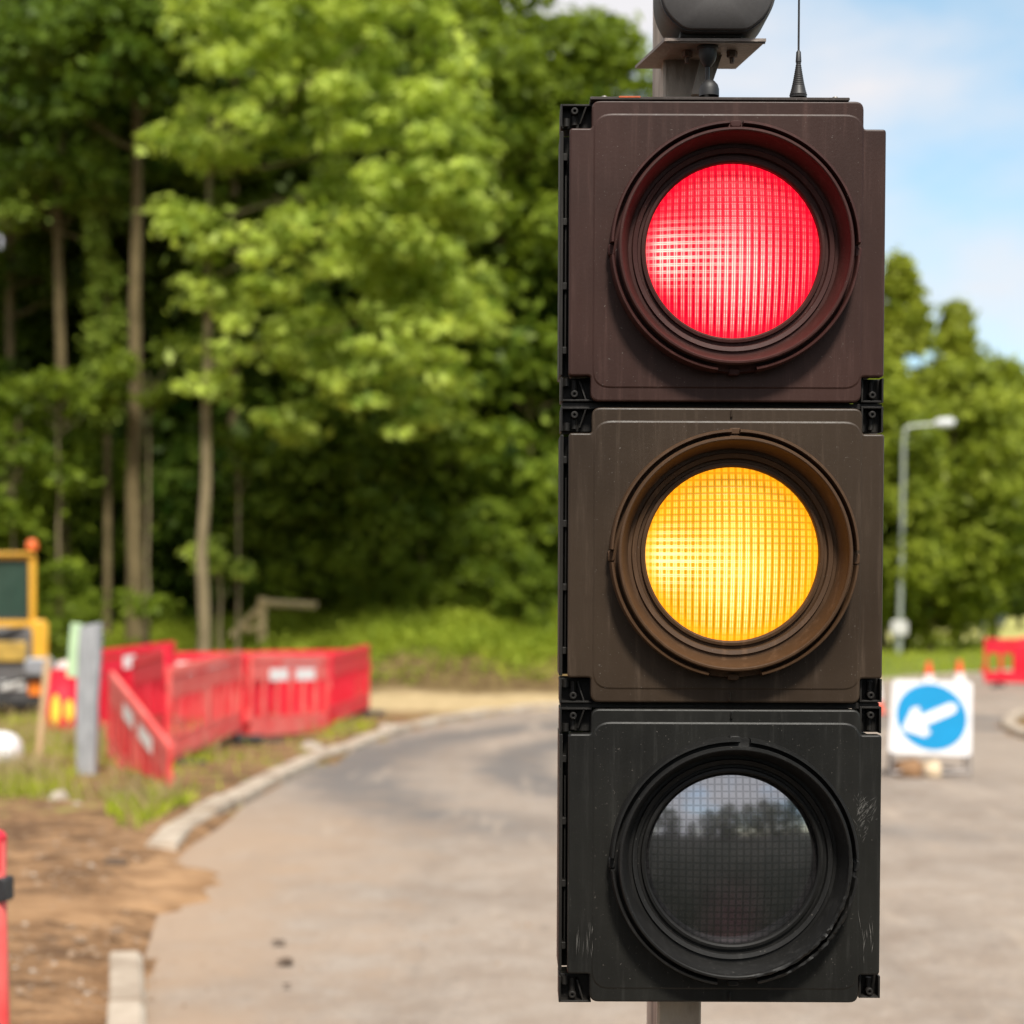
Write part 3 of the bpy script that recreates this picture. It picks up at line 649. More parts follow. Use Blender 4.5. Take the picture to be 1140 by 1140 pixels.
def barrier(p0, p1, red, label, group='red plastic barriers round the dig', refl=(), lean=0, h=1.0, z0=0, style=0, cat='barrier', feet=True):
    p0, p1 = Vector((p0[0], p0[1], 0)), Vector((p1[0], p1[1], 0)); dv = p1 - p0; ln = dv.length; ang = math.atan2(dv.y, dv.x)
    t = empty('barrier', (p0.x, p0.y, z0), (0, 0, ang)); t.rotation_euler = (0, lean, ang)
    tag(t, label, cat, group)
    f = MB(); th = .022
    f.bbox(.0, ln, -th * 1.3, th * 1.3, h - .10, h, .012)                       # top rail
    f.bbox(.02, ln - .02, -th * .8, th * .8, h - .30, h - .112, .01)            # sign band
    f.bbox(.0, ln, -th * 1.2, th * 1.2, .12, .24, .012)                         # lower rail
    f.bbox(.05, ln - .05, -th * .6, th * .6, .242, .34, .008)
    for x in (0, ln - .06): f.bbox(x, x + .06, -th, th, .10, h - .09, .01)
    for x in (ln / 2 - .05,): f.bbox(x, x + .10, -th * .9, th * .9, .22, h - .28, .01)
    n = max(4, int(ln / .3)); 
    for k in range(1, n):
        x = ln * k / n
        if abs(x - ln / 2) < .07: continue
        f.bbox(x - .04, x + .04, -th * .95, th * .95, .33, h - .29, .012)
    f.tube([(-.03, 0, .3), (-.03, 0, .42)], .03, 10); f.tube([(ln + .03, 0, .62), (ln + .03, 0, .74)], .03, 10)
    f.build('panel', RED1 if red else RED2, t)
    s = MB()
    if style == 0: s.box(.06, ln - .06, -.004, .004, .335, h - .295)
    elif style == 1:
        s.box(ln * .28, ln * .72, -.004, .004, .335, h - .295)
    if s.v: s.build('infill', RED2, t)
    for (a, b_, c, d_) in refl:
        r_ = MB()
        for sy in (-1, 1):
            y = sy * (th * 1.3 + .003 if c >= h - .10 else th * .8 + .003); r_.bbox(a * ln, b_ * ln, y - .0025, y + .0025, c, d_, .001)
        r_.build('reflector', WHT, t)
    if feet:
        for x in (.22, ln - .3):
            q_ = MB(); q_.bbox(x, x + .11, -.27, .27, .005, .10, .018); q_.bbox(x + .01, x + .10, -.05, .05, .09, .13, .01); q_.build('foot', FOOT, t)
    return t
barrier(G(121, 854), G(187, 886), 1, 'faded red barrier with one end sunk low, nearest the grey post', refl=[(.28, .45, .72, .86), (.55, .76, .72, .86)], lean=R(10), h=.98, z0=-.02)
barrier(G(189, 862), G(269, 836), 1, 'faded red slotted barrier between the sunken one and the one with white stickers', h=1.0, z0=.0, style=2, lean=R(-2))
barrier(G(277, 836), G(364, 822), 1, 'open slotted red barrier with two white stickers', refl=[(.22, .45, .74, .875), (.55, .80, .74, .875), (.4, .85, .93, .985)], style=2, z0=.02, lean=R(1.5), h=1.04)
barrier(G(368, 817), G(410, 803), 0, 'deep red barrier at the road end of the row', style=2, lean=R(-1.5), z0=.0)
barrier(G(112, 822), G(196, 813), 0, 'deep red barrier at the back beside the grey post', refl=[(.30, .45, .80, .96)], h=1.06, lean=R(-3))
barrier(G(196, 813), G(290, 810), 0, 'deep red barrier at the back with a white and red top band', refl=[(-.0, .20, .72, .88), (.36, .60, .72, .88)])
barrier(G(290, 808), G(396, 803), 0, 'deep red barrier at the back behind the stickered one')
barrier(G(271, 836), G(303, 812), 0, 'deep red barrier seen nearly end on between the two slotted ones', style=2, h=1.05, lean=R(2))
barrier(G(150, 832), G(186, 850), 0, 'deep red barrier standing inside the row behind the sunken one', style=2, h=1.0, lean=R(-4))
b_end = barrier((-1.170, 4.13), (-3.1, 4.4), 0, 'close red barrier end cut off by the picture edge, black band on it', z0=0, group='red plastic barriers round the dig')
s_ = MB(); s_.bbox(-.016, .05, -.026, .026, .84 - .0, .895, .004); s_.build('band', mat('black_band', (.02, .02, .022), .6), b_end)
s_ = MB(); s_.tube([(.012, 0, .03), (.015, 0, .5), (.022, 0, .97), (.024, 0, 1.0)], [.034, .03, .026, .012], 14); s_.build('end_post', RED1, b_end)
# far barriers on the right hand side
barrier(G(1096, 766), (11.2, 35.0), 0, 'far red barrier nearest the street lamp', 'far red barriers across the road', style=1)
barrier((11.25, 35.0), (13.2, 34.6), 0, 'far red barrier, cut off by the picture edge', 'far red barriers across the road')
barrier((10.9, 38.6), (12.8, 38.2), 1, 'far faded red barrier behind the other far ones', 'far red barriers across the road')

# ---------------------------------------------------------------- grey post, stake, pipe, drum, stones
M_GREY = mat('weathered_grey', (.20, .21, .22), .8, scale=7, col2=(.38, .39, .41), stretch=(3, 3, .6), bump=.4, detail=8)
b0 = G(97, 872); t = empty('grey_post', b0); tag(t, 'thick weathered grey post beside the red barriers', 'post')
s_ = MB(); wv = .085
s_.loft([[(-wv, -.05, -.1), (wv * .95, -.05, -.1), (wv * .95, .07, -.1), (-wv, .07, -.1)], [(-wv * 1.05, -.05, .7), (wv * 1.1, -.05, .7), (wv * 1.1, .07, .7), (-wv * 1.05, .07, .7)], [(-wv * .85, -.05, 1.2), (wv * 1.45, -.05, 1.2), (wv * 1.45, .07, 1.2), (-wv * .85, .07, 1.2)], [(-wv * .7, -.04, 1.385), (wv * 1.5, -.04, 1.42), (wv * 1.5, .06, 1.42), (-wv * .7, .06, 1.385)]], True)
s_.build('shaft', M_GREY, t, bev=.01)
s_ = MB(); M_ = Matrix.Rotation(R(5), 4, 'Y'); s_.bbox(-.265, -.17, -.01, .01, .92, 1.40, .006, M_); s_.build('marker_board', mat('pale_green_board', (.45, .62, .38), .6, var=.1), t)
b0 = G(40, 864); t = MB(); t.loft([[(-.03, -.02, -.1), (.03, -.02, -.1), (.03, .02, -.1), (-.03, .02, -.1)], [(.08, -.02, 1.05), (.135, -.02, 1.05), (.135, .02, 1.05), (.08, .02, 1.05)], [(.10, -.004, 1.12), (.12, -.004, 1.12), (.12, .004, 1.12), (.10, .004, 1.12)]], True)
tag(t.build('wooden_stake', mat('raw_timber', (.42, .27, .14), .8, scale=8, col2=(.58, .40, .23), stretch=(4, 4, .5)), None, loc=b0), 'thin bare timber stake slanting beside the yellow digger', 'stake')
b0 = G(0, 866); t = MB(); t.lathe([(.0001, .205), (.06, .20), (.13, .175), (.175, .13), (.198, .07), (.205, 0), (.205, -1.5), (.15, -1.6), (.0001, -1.62)], (0, 0, .2), axis='X', n=32)
tag(t.build('white_tank', mat('white_shell', (.72, .70, .70), .45, var=.08), None, loc=(b0.x - .0, b0.y, .02), sharp=60), 'white round-ended tank lying on the ground by the digger', 'tank')
b0 = G(71, 822); b0.z = 0; t = empty('red_drum', b0); tag(t, 'squat red drum with yellow reflective patches and a pale lid', 'drum')
k_ = b0.y / F
s_ = MB(); s_.lathe([(.0001, .0), (.17, .0), (.24, .06), (.265, .18), (.25, .42), (.20, .56), (.18, .66), (.17, .80), (.0001, .82)], (0, 0, .02), axis='Z', n=28); s_.build('body', RED2, t, sharp=60)
s_ = MB(); s_.lathe([(.0001, .07), (.09, .06), (.13, .02), (.14, -.03), (.0001, -.035)], (.04, 0, .87), axis='Z', n=20); s_.build('lid', mat('pale_lid', (.62, .50, .47), .6), t)
for a, w2, z0, z1 in ((-135, 13, .12, .36), (-97, 13, .16, .52), (-62, 12, .2, .46)):
    s_ = MB(); rows = []
    for k in range(7):
        z = z0 + (z1 - z0) * k / 6; hw = w2 * math.sqrt(max(.02, 1 - ((k - 3) / 3.1) ** 2)); rad = .27 if z < .3 else .27 - (z - .3) * .085
        rows.append([(rad * math.cos(R(a + hw * j / 3)), rad * math.sin(R(a + hw * j / 3)), .02 + z) for j in range(-3, 4)])
    s_.loft(rows, closed=False); s_.build('reflective_patch', mat('yellow_reflective', (.80, .62, .06), .5, var=.1), t)
rr = random.Random(21)
def stone(loc, sz, label, mt):
    bm = bmesh.new(); bmesh.ops.create_icosphere(bm, subdivisions=2, radius=1)
    ph = [rr.uniform(0, 6) for _ in range(6)]
    for v in bm.verts:
        c = v.co.copy(); k = 1 + .18 * math.sin(c.x * 3 + ph[0]) + .14 * math.sin(c.y * 4 + ph[1]) + .12 * math.sin(c.z * 3.5 + ph[2]) + .08 * math.sin(c.x * 7 + c.y * 6 + ph[3])
        v.co = Vector((c.x * sz[0] * k, c.y * sz[1] * k, max(-.3, c.z) * sz[2] * k))
    me = bpy.data.meshes.new('stone'); bm.to_mesh(me); bm.free(); me.materials.append(mt)
    o = bpy.data.objects.new('stone', me); COL.objects.link(o); o.location = loc; o.rotation_euler = (0, 0, rr.uniform(0, 3)); tag(o, label, 'stone', 'loose stones along the kerb'); return o
ST1 = mat('pale_stone', (.28, .23, .18), .9, scale=12, col2=(.46, .40, .33), bump=.5); ST2 = mat('brown_stone', (.20, .13, .08), .95, scale=12, col2=(.34, .24, .16), bump=.5)
def st(px, py, w_, hh, label, mt=ST1):
    p = G(px, py, .04); k = p.y / F; p.z = .06; stone(p, (w_ * k / 2, w_ * k / 2.6, hh * k), label, mt)
st(66, 896, 27, 11, 'largest pale stone in the grass below the grey post'); st(88, 903, 16, 8, 'small pale stone right of the largest pale one by the grey post')
st(55, 905, 13, 7, 'small ochre stone at the edge of the bare soil', ST2)
st(350, 836, 30, 9, 'flat pale stone under the stickered barrier'); st(432, 815, 24, 8, 'pale stone beside the kerb past the barrier row end')
st(130, 968, 30, 9, 'dark brown clod on the bare soil', mat('dark_clod', (.085, .055, .035), .95, var=.3, scale=10))
st(27, 1037, 9, 5, 'small grey-white stone low on the bare soil'); st(90, 1052, 14, 6, 'pale brown stone low on the bare soil', ST2); st(128, 1043, 20, 5, 'long brown flake of stone on the bare soil', ST2)
def clod(px, py, w_, hh, label):
    p = G(px, py, .02); k = p.y / F; p.z = .028; o = stone(p, (w_ * k / 2, w_ * k / 2, hh * k * .5), label, MATS['dark_clod']); o['group'] = 'mud lumps on the road'; o['category'] = 'mud lump'; o.name = 'mud_lump'
clod(318, 1072, 20, 6, 'largest dark mud lump on the near road'); clod(311, 1050, 15, 4, 'thin mud lump just above the largest one on the road'); clod(320, 1098, 10, 3, 'tiny mud lump just below the largest one on the road')
rb = MB(); rr3 = random.Random(44)
for i in range(520):
    py = rr3.uniform(930, 1140); px = rr3.uniform(-60, 250) if rr3.random() < .8 else rr3.uniform(180, 620); p = G(px, py)
    onroad = inpoly(p.x, p.y, ROADPOLY)
    if onroad and rr3.random() > .35: continue
    sz = rr3.choice((.006, .009, .013, .02)) * rr3.uniform(.7, 1.4) * (.6 if onroad else 1); z = .01 if onroad else terrain(p.x, p.y)
    if math.hypot((p.x - cx) / .95, (p.y - cy) / 2.2) < 1: z = .075
    vs = [(p.x + sz * math.cos(a + i) * rr3.uniform(.7, 1.2), p.y + sz * math.sin(a + i) * rr3.uniform(.7, 1.2), z) for a in (0, 1.26, 2.5, 3.77, 5.0)]
    rb.cur = 1 if rr3.random() < .07 else 0; rb.add(vs + [(p.x, p.y, z + sz * .7)], [(k, (k + 1) % 5, 5) for k in range(5)])
tag(rb.build('gravel', [ST2, ST1], None), 'small crumbs of soil and grit on the bare ground', kind='stuff')
# ---------------------------------------------------------------- timber fence on the bank
M_WOOD = mat('fence_timber', (.34, .26, .12), .85, scale=5, col2=(.58, .46, .25), stretch=(2, 2, 2), bump=.3)
FD = 39.0
t = empty('timber_fence', W(292, 712, FD)); tag(t, 'old timber post and rail fence on top of the grassy bank', 'fence')
o0 = t.location
def fl(px, py, d=FD): return W(px, py, d) - o0
s_ = MB(); a = fl(292, 716); b_ = fl(292, 665); s_.bbox(a.x - .09, a.x + .09, -.07, .07, a.z - .3, b_.z, .02); s_.build('fence_post', M_WOOD, t)
s_ = MB(); s_.tube([fl(292, 671) - Vector((0, .08, 0)), fl(352, 674, 39.5), ], .09, 6); s_.build('rail', M_WOOD, t)
s_ = MB(); s_.tube([fl(289, 678) - Vector((0, .08, 0)), fl(258, 708)], .085, 6); s_.build('brace', M_WOOD, t)
s_ = MB(); s_.tube([fl(292, 699) - Vector((0, .08, 0)), fl(272, 702)], .07, 6); s_.build('rail', M_WOOD, t)

# ---------------------------------------------------------------- yellow digger
M_YEL = mat('digger_yellow', (.68, .36, .03), .4, var=.08, scale=3, coat=.2); M_DK = mat('digger_grey', (.10, .095, .095), .6, var=.2, scale=4); M_BLK = mat('digger_black', (.02, .02, .02), .7)
M_GLASS = mat('tinted_glass', (.03, .06, .045), .08, var=.2, scale=2, spec=.8)
DD = 25.0; gx = lambda px: (px - 570) / F * DD; gz = lambda py: EYE + (HZ - py) / F * DD
t = empty('yellow_digger', (gx(-20), DD - .2, 0), (0, 0, R(15))); tag(t, 'yellow digger with a glazed cab, cut off by the picture edge', 'digger')
ox = gx(-20)
def dbox(name, x0, x1, y0, y1, z0, z1, mt, par=None, bv=.03, M=None):
    s_ = MB(); s_.bbox(x0 - ox, x1 - ox, y0, y1, z0, z1, bv, M); return s_.build(name, mt, par or t)
dbox('chassis', gx(-85), gx(50), -.1, 2.0, gz(785), gz(700), M_DK, bv=.05)
dbox('bodywork', gx(-80), gx(38), -.02, 1.2, gz(735), gz(697), M_DK, bv=.06)
dbox('side_panel', gx(37), gx(55), -.12, 1.3, gz(738), gz(690), M_YEL, bv=.05)
dbox('engine_cover', gx(-75), gx(32), -.16, -.11, gz(736), gz(714), mat('digger_muddy_yellow', (.42, .27, .05), .6, var=.3, scale=5), bv=.02)
for k in range(5): dbox('vent_slat', gx(-60), gx(-10), -.175, -.162, gz(733 - k * 4), gz(731.5 - k * 4), M_DK, bv=.003)
for zz in (700, 706, 756):
    s_ = MB(); s_.tube([(gx(-30) - ox, -.06 - (.1 if zz > 750 else 0), gz(zz)), (gx(5) - ox, -.16 - (.1 if zz > 750 else 0), gz(zz + 4)), (gx(30) - ox, -.08 - (.1 if zz > 750 else 0), gz(zz - 2))], .02, 8); s_.build('hose', M_BLK, t)
cab = MB()
x0, x1, z0, z1 = gx(-78) - ox, gx(42) - ox, gz(697), gz(615)
for xx in (x0, x1 - .09): 
    for yy in (.0, 1.25): cab.bbox(xx, xx + .09, yy, yy + .09, z0, z1 - .02, .02)
cab.bbox(x0, x1, -.03, 1.37, z1 - .09, z1, .04); cab.bbox(x0, x1, .0, 1.34, z0 - .02, z0 + .08, .02)
cb = cab.build('cab', M_YEL, t)
for (a0, a1, y) in ((x0 + .09, x1 - .09, .05), (x0 + .09, x1 - .09, 1.3)):
    s_ = MB(); s_.bbox(a0, a1, y - .008, y + .008, z0 + .08, z1 - .09, .004); s_.build('window', M_GLASS, cb)
s_ = MB(); s_.bbox(a0 - .0, a0 + .03, .01, .04, z0 + .08, z1 - .09, .004); s_.bbox(a1 - .03, a1, .01, .04, z0 + .08, z1 - .09, .004); s_.bbox(a0 + .03, a1 - .03, .01, .04, z1 - .13, z1 - .09, .004); s_.bbox(a0 + .03, a1 - .03, .01, .04, z0 + .08, z0 + .13, .004); s_.build('window_seal', M_BLK, cb)
s_ = MB(); s_.bbox(a1 + .03, a1 + .046, .10, 1.24, z0 + .08, z1 - .09, .004); s_.build('window', M_GLASS, cb)
s_ = MB(); s_.bbox(x0 + .5, x0 + .95, .5, .9, z0 + .0, z0 + .6, .04); s_.bbox(x0 + .5, x0 + .95, .45, .55, z0 + .4, z0 + .75, .04); s_.build('seat', M_BLK, cb)
bx = gx(38) - ox
s_ = MB(); s_.tube([(bx, .1, gz(640)), (bx + .02, .1, gz(612))], .02, 8); s_.lathe([(.05, 0), (.055, .02), (.04, .03)], (bx + .0, .1, gz(613)), axis='Z', n=14); s_.build('beacon_stem', M_BLK, t)
s_ = MB(); s_.lathe([(.075, 0), (.08, .04), (.07, .11), (.04, .145), (.0001, .15)], (bx, .1, gz(612)), axis='Z', n=18); s_.build('beacon', mat('orange_lens', (.75, .14, .02), .3, var=.1), t, sharp=60)
dbox('number_plate', gx(4), gx(31), -.135, -.115, gz(768), gz(757), mat('plate_white', (.62, .62, .60), .5), bv=.01)
dbox('tail_lamp', gx(34), gx(56), -.16, -.11, gz(774), gz(758), mat('orange_tail', (.85, .22, .02), .4, var=.1), bv=.02)
dbox('bumper', gx(-85), gx(46), -.2, -.101, gz(786), gz(776), M_BLK, bv=.02)
dbox('hydraulic_block', gx(30), gx(62), -.3, -.13, gz(752), gz(732), mat('steel_grey', (.28, .29, .31), .5, metal=.3), bv=.04)
for xx in (gx(-80), gx(8)):
    s_ = MB(); pts = []
    for k in range(28):
        a = 2 * math.pi * k / 28; pts.append((math.copysign(min(1.0, abs(math.cos(a)) * 1.15), math.cos(a)) * 1.0 + .95, .24 + .22 * math.sin(a)))
    w_ = .42; s_.loft([[(xx - ox, y, z) for y, z in pts], [(xx - ox + w_, y, z) for y, z in pts]], True)
    for k in range(28): y, z = pts[k]; s_.box(xx - ox - .01, xx - ox + w_ + .01, y - .035, y + .035, z - .02, z + .02)
    s_.build('track', M_BLK if False else mat('muddy_track', (.09, .07, .055), .85, var=.4, scale=6), t)
s_ = MB(); s_.tube([(.3, 2.0, 1.0), (.3, 3.4, 2.3), (.3, 4.6, 2.0)], [.14, .12, .1], 6); s_.build('boom', M_YEL, t)
s_ = MB(); s_.tube([(.3, 4.6, 2.05), (.3, 5.0, .8)], [.1, .08], 6); s_.bbox(.02, .6, 4.75, 5.2, .2, .75, .06); s_.build('bucket_arm', M_DK, t)

# ---------------------------------------------------------------- keep-left sign
SD = 16.2; sb = G(1038, 868); t = empty('arrow_sign', (sb.x, sb.y, 0)); tag(t, 'white square sign with a blue disc and white arrow on a low frame', 'road sign')
sgm = lambda px: (px - 1037) / F * sb.y; sgz = lambda py: EYE + (HZ - py) / F * sb.y
M_SW = mat('sign_white', (.74, .73, .74), .4, var=.05); M_SB = mat('sign_blue', (.0, .24, .50), .35, var=.06); M_FR = mat('sign_frame', (.22, .20, .19), .5, metal=.5, var=.2)
lean = .10
def sp3(px, py, off=0):                     # point on the leaning plate
    z = sgz(py); k = (z - sgz(842)) / .7; return Vector((sgm(px) , lean * k - off, z))
s_ = MB()
cs = [(988.5, 838), (1080, 842), (1084.5, 759.5), (996, 757)]
c2 = []
for i, (x, y) in enumerate(cs):
    p = Vector((x, y)); a = Vector(cs[i - 1]); b_ = Vector(cs[(i + 1) % 4])
    for k in range(5):
        t_ = k / 4; p1 = p + (a - p).normalized() * 5; p2 = p + (b_ - p).normalized() * 5; c2.append((1 - t_) ** 2 * p1 + 2 * t_ * (1 - t_) * p + t_ * t_ * p2)
s_.loft([[sp3(x, y, -.012) for x, y in c2], [sp3(x, y, .0) for x, y in c2]], True); pl = s_.build('plate', M_SW, t)
cxs, cys = 1037.5, 798.5
s_ = MB(); ring = [(cxs + 39.5 * math.cos(R(a)) - (39 * math.sin(R(a)) * .06), cys - 37 * math.sin(R(a)) * 1.0) for a in range(0, 360, 6)]
s_.loft([[sp3(x, y, .0005) for x, y in ring], [sp3(x, y, .004) for x, y in ring]], True); s_.build('disc', M_SB, pl)
# arrow: shaft from upper right to lower left
ax, ay = 1005, 812; tx, ty = 1067, 786
u = Vector((ax - tx, ay - ty)).normalized(); v = Vector((-u.y, u.x))
A = Vector((1003.5, 812.5))
ptsA = [A, A + u * -21 + v * 17.5, A + u * -29 + v * 15, A + u * -25 + v * 6, A + u * -62 + v * 6, A + u * -67 + v * 2.5, A + u * -67 - v * 2.5, A + u * -62 - v * 6, A + u * -25 - v * 6, A + u * -29 - v * 15, A + u * -21 - v * 17.5]
s_ = MB(); s_.loft([[sp3(p.x, p.y, .0045) for p in ptsA], [sp3(p.x, p.y, .008) for p in ptsA]], True); s_.build('arrow', M_SW, pl)
s_ = MB()
for (x0, y0, x1, y1, yo, y2) in ((999, 760, 991, 867, .02, -.02), (1082, 762, 1078, 868, .02, -.02), (1000, 762, 999, 862, .04, .42), (1082, 762, 1085, 862, .04, .42)):
    a = sp3(x0, y0, -.02); b_ = Vector((sgm(x1), y2, 0.01)); s_.tube([a, b_], .013, 6)
s_.tube([(sgm(991), -.02, .07), (sgm(1078), -.02, .07)], .012, 6); s_.tube([(sgm(999), .40, .07), (sgm(1085), .40, .07)], .012, 6)
s_.build('frame', M_FR, t)
def bag(cx, w_, h_, label, mt):
    bm = bmesh.new(); bmesh.ops.create_uvsphere(bm, u_segments=24, v_segments=14, radius=1)
    for vv in bm.verts:
        c = vv.co; f_ = lambda x, e: math.copysign(abs(x) ** e, x)
        vv.co = Vector((f_(c.x, .6) * w_ / 2 * (1 + .05 * math.sin(5 * c.y)), f_(c.y, .7) * .17, max(-.6, f_(c.z, .8)) * h_ * .6 * (1 + .12 * math.sin(c.x * 5)) + h_ * .38))
    me = bpy.data.meshes.new('sandbag'); bm.to_mesh(me); bm.free(); me.materials.append(mt); [setattr(p_, 'use_smooth', True) for p_ in me.polygons]
    o = bpy.data.objects.new('sandbag', me); COL.objects.link(o); o.location = (sb.x + cx, sb.y + .12, .012); tag(o, label, 'sandbag')
bag(sgm(1014), .26, .17, 'brown sandbag weighing down the arrow sign frame', mat('hessian_brown', (.25, .14, .07), .95, var=.3, scale=20, bump=.4))
bag(sgm(1038), .18, .16, 'pale sandbag next to the brown one under the arrow sign', mat('hessian_pale', (.60, .47, .32), .95, var=.2, scale=20, bump=.4))

# ---------------------------------------------------------------- cones
M_OR = mat('cone_orange', (.75, .07, .02), .5, var=.1); 
def cone(p, label, h=.75):
    t = empty('traffic_cone', p); tag(t, label, 'traffic cone', 'traffic cones behind the arrow sign')
    s_ = MB(); s_.bbox(-.2, .2, -.2, .2, .0, .035, .02); s_.build('base', M_OR, t); s_ = MB(); s_.lathe([(.15, .03), (.135, .08), (.120, .22), (.066, .535), (.034, .73), (.026, h), (.018, h), (.018, h - .03)], (0, 0, 0), axis='Z', n=24)
    k = h / .75; 0 and s_.lathe([(.120, .22), (.066, .535 * k), (.034, .73 * k), (.026, h), (.018, h), (.018, h - .03)], (0, 0, 0), axis='Z', n=24); s_.build('body', M_OR, t)
    s_ = MB(); s_.lathe([(.1225, .215), (.124, .22), (.070, .54 * k), (.067, .542 * k)], (0, 0, 0), axis='Z', n=24); s_.build('sleeve', WHT, t)
    return t
cone(G(1034, 790), 'traffic cone rising behind the middle of the arrow sign'); cone(G(1068, 787), 'traffic cone rising behind the arrow sign, nearest the far barriers'); cone(G(973, 796), 'traffic cone mostly hidden behind the traffic light')

# ---------------------------------------------------------------- street lamp and far sign
LD = 57.0; lb = W(1000, 736, LD); lb.z = terrain(lb.x, lb.y) - .05
t = empty('street_lamp', lb); tag(t, 'tall thin grey street lamp with one arm, in front of the trees', 'street lamp')
f_ = lambda px, py: W(px, py, LD) - lb
M_LP = mat('lamp_grey', (.36, .39, .34), .5, metal=.3, var=.1)
s_ = MB(); s_.tube([(0, 0, 0), f_(1001, 700)], .10, 12); s_.tube([f_(1001, 700), f_(1004, 600), f_(1006, 490), f_(1008, 477)], [.085, .075, .065, .06], 12); s_.build('column', M_LP, t)
s_ = MB(); s_.tube([f_(1007, 478), f_(1014, 474.5), f_(1042, 472)], .05, 8); s_.build('arm', M_LP, t)
s_ = MB(); a = f_(1040, 472); b_ = f_(1063, 470); s_.tube([a, a + (b_ - a) * .2, a + (b_ - a) * .8, b_], [.07, .15, .16, .07], 12); s_.build('lamp_head', mat('lamp_white', (.60, .62, .64), .4), t)
s_ = MB(); a = f_(1000, 699); s_.bbox(a.x - .26, a.x + .26, -.2, -.14, a.z - .24, a.z + .24, .06); s_.build('notice_plate', mat('notice_white', (.55, .54, .52), .5), t)
p = W(1093, 724, 78); t = empty('direction_sign', (p.x, p.y, 0)); tag(t, 'distant white direction sign on a pole at the pale field', 'road sign')
s_ = MB(); s_.tube([(0, 0, -.05), (0, 0, W(0, 672, 78).z)], .1, 8); s_.build('pole', M_LP, t)
s_ = MB(); s_.bbox(-.5, 1.0, -.06, -.02, W(0, 697, 78).z, W(0, 684, 78).z, .03); s_.build('board', mat('board_white', (.6, .64, .7), .5), t)

# ---------------------------------------------------------------- trees
BARK = mat('bark_brown', (.075, .055, .020), .9, scale=6, col2=(.18, .135, .060), stretch=(1, 1, .3), bump=.8, bscale=20, detail=8)
BARK2 = mat('bark_pale', (.12, .095, .045), .9, scale=5, col2=(.27, .215, .12), stretch=(1, 1, .3), bump=.8, bscale=20, detail=8)
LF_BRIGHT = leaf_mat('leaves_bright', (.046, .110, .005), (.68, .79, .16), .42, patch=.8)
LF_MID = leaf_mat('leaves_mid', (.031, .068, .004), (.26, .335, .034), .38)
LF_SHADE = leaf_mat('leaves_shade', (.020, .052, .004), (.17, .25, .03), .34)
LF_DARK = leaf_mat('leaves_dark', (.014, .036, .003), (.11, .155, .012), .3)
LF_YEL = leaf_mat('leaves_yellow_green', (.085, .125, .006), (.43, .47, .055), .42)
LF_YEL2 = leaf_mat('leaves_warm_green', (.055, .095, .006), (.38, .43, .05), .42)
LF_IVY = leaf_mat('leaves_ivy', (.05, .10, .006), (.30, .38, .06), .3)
def leaves(clumps, leaf, seed, up=.7, droop=.0):
    """clumps: (centre, (rx,ry,rz), count). Returns vertex and face arrays of small bent leaf sprays."""
    rg = np.random.default_rng(seed); V = []
    for c, rad, n in clumps:
        c = np.array(c); rad = np.array(rad)
        d = rg.normal(size=(n, 3)); d /= np.linalg.norm(d, axis=1)[:, None]
        rr_ = rg.uniform(.25, 1.05, n) ** .5 * (1 + .55 * (rg.random(n) < .16)); lob = 1 + .25 * np.sin(d[:, 0] * 5 + c[0]) * np.cos(d[:, 1] * 4 + c[1])
        p = c + d * rad * (rr_ * lob)[:, None]
        p[:, 2] -= droop * (d[:, 0] ** 2 + d[:, 1] ** 2) * rad[0]
        nrm = rg.normal(size=(n, 3)) * .55 + d * .55 + np.array([0, 0, up]); nrm /= np.linalg.norm(nrm, axis=1)[:, None]
        a = np.cross(nrm, rg.normal(size=(n, 3))); a /= np.linalg.norm(a, axis=1)[:, None]; b_ = np.cross(nrm, a)
        s = leaf * rg.uniform(.6, 1.35, n)[:, None]
        q0 = p - a * s; q1 = p - b_ * s * .55 - nrm * s * .18; q2 = p + a * s * .95; q3 = p + b_ * s * .55 - nrm * s * .12
        V.append(np.stack([q0, q1, q2, q3], 1).reshape(-1, 3))
    return np.concatenate(V)
def leaf_obj(name, V, mt, parent):
    n = len(V) // 4; me = bpy.data.meshes.new(name); me.vertices.add(n * 4); me.loops.add(n * 4); me.polygons.add(n)
    me.vertices.foreach_set('co', V.astype(np.float32).ravel()); me.loops.foreach_set('vertex_index', np.arange(n * 4, dtype=np.int32))
    me.polygons.foreach_set('loop_start', np.arange(0, n * 4, 4, dtype=np.int32)); me.polygons.foreach_set('loop_total', np.full(n, 4, dtype=np.int32))
    me.materials.append(mt); me.update(); me.validate()
    o = bpy.data.objects.new(name, me); COL.objects.link(o)
    if parent: o.parent = parent
    return o
def limb_path(a, b_, rs, k=5, wob=.25):
    a, b_ = Vector(a), Vector(b_); L_ = (b_ - a).length
    return [a.lerp(b_, i / k) + Vector((rs.uniform(-1, 1), rs.uniform(-1, 1), rs.uniform(-.3, .6))) * wob * L_ / k * (1 if 0 < i < k else 0) for i in range(k + 1)]
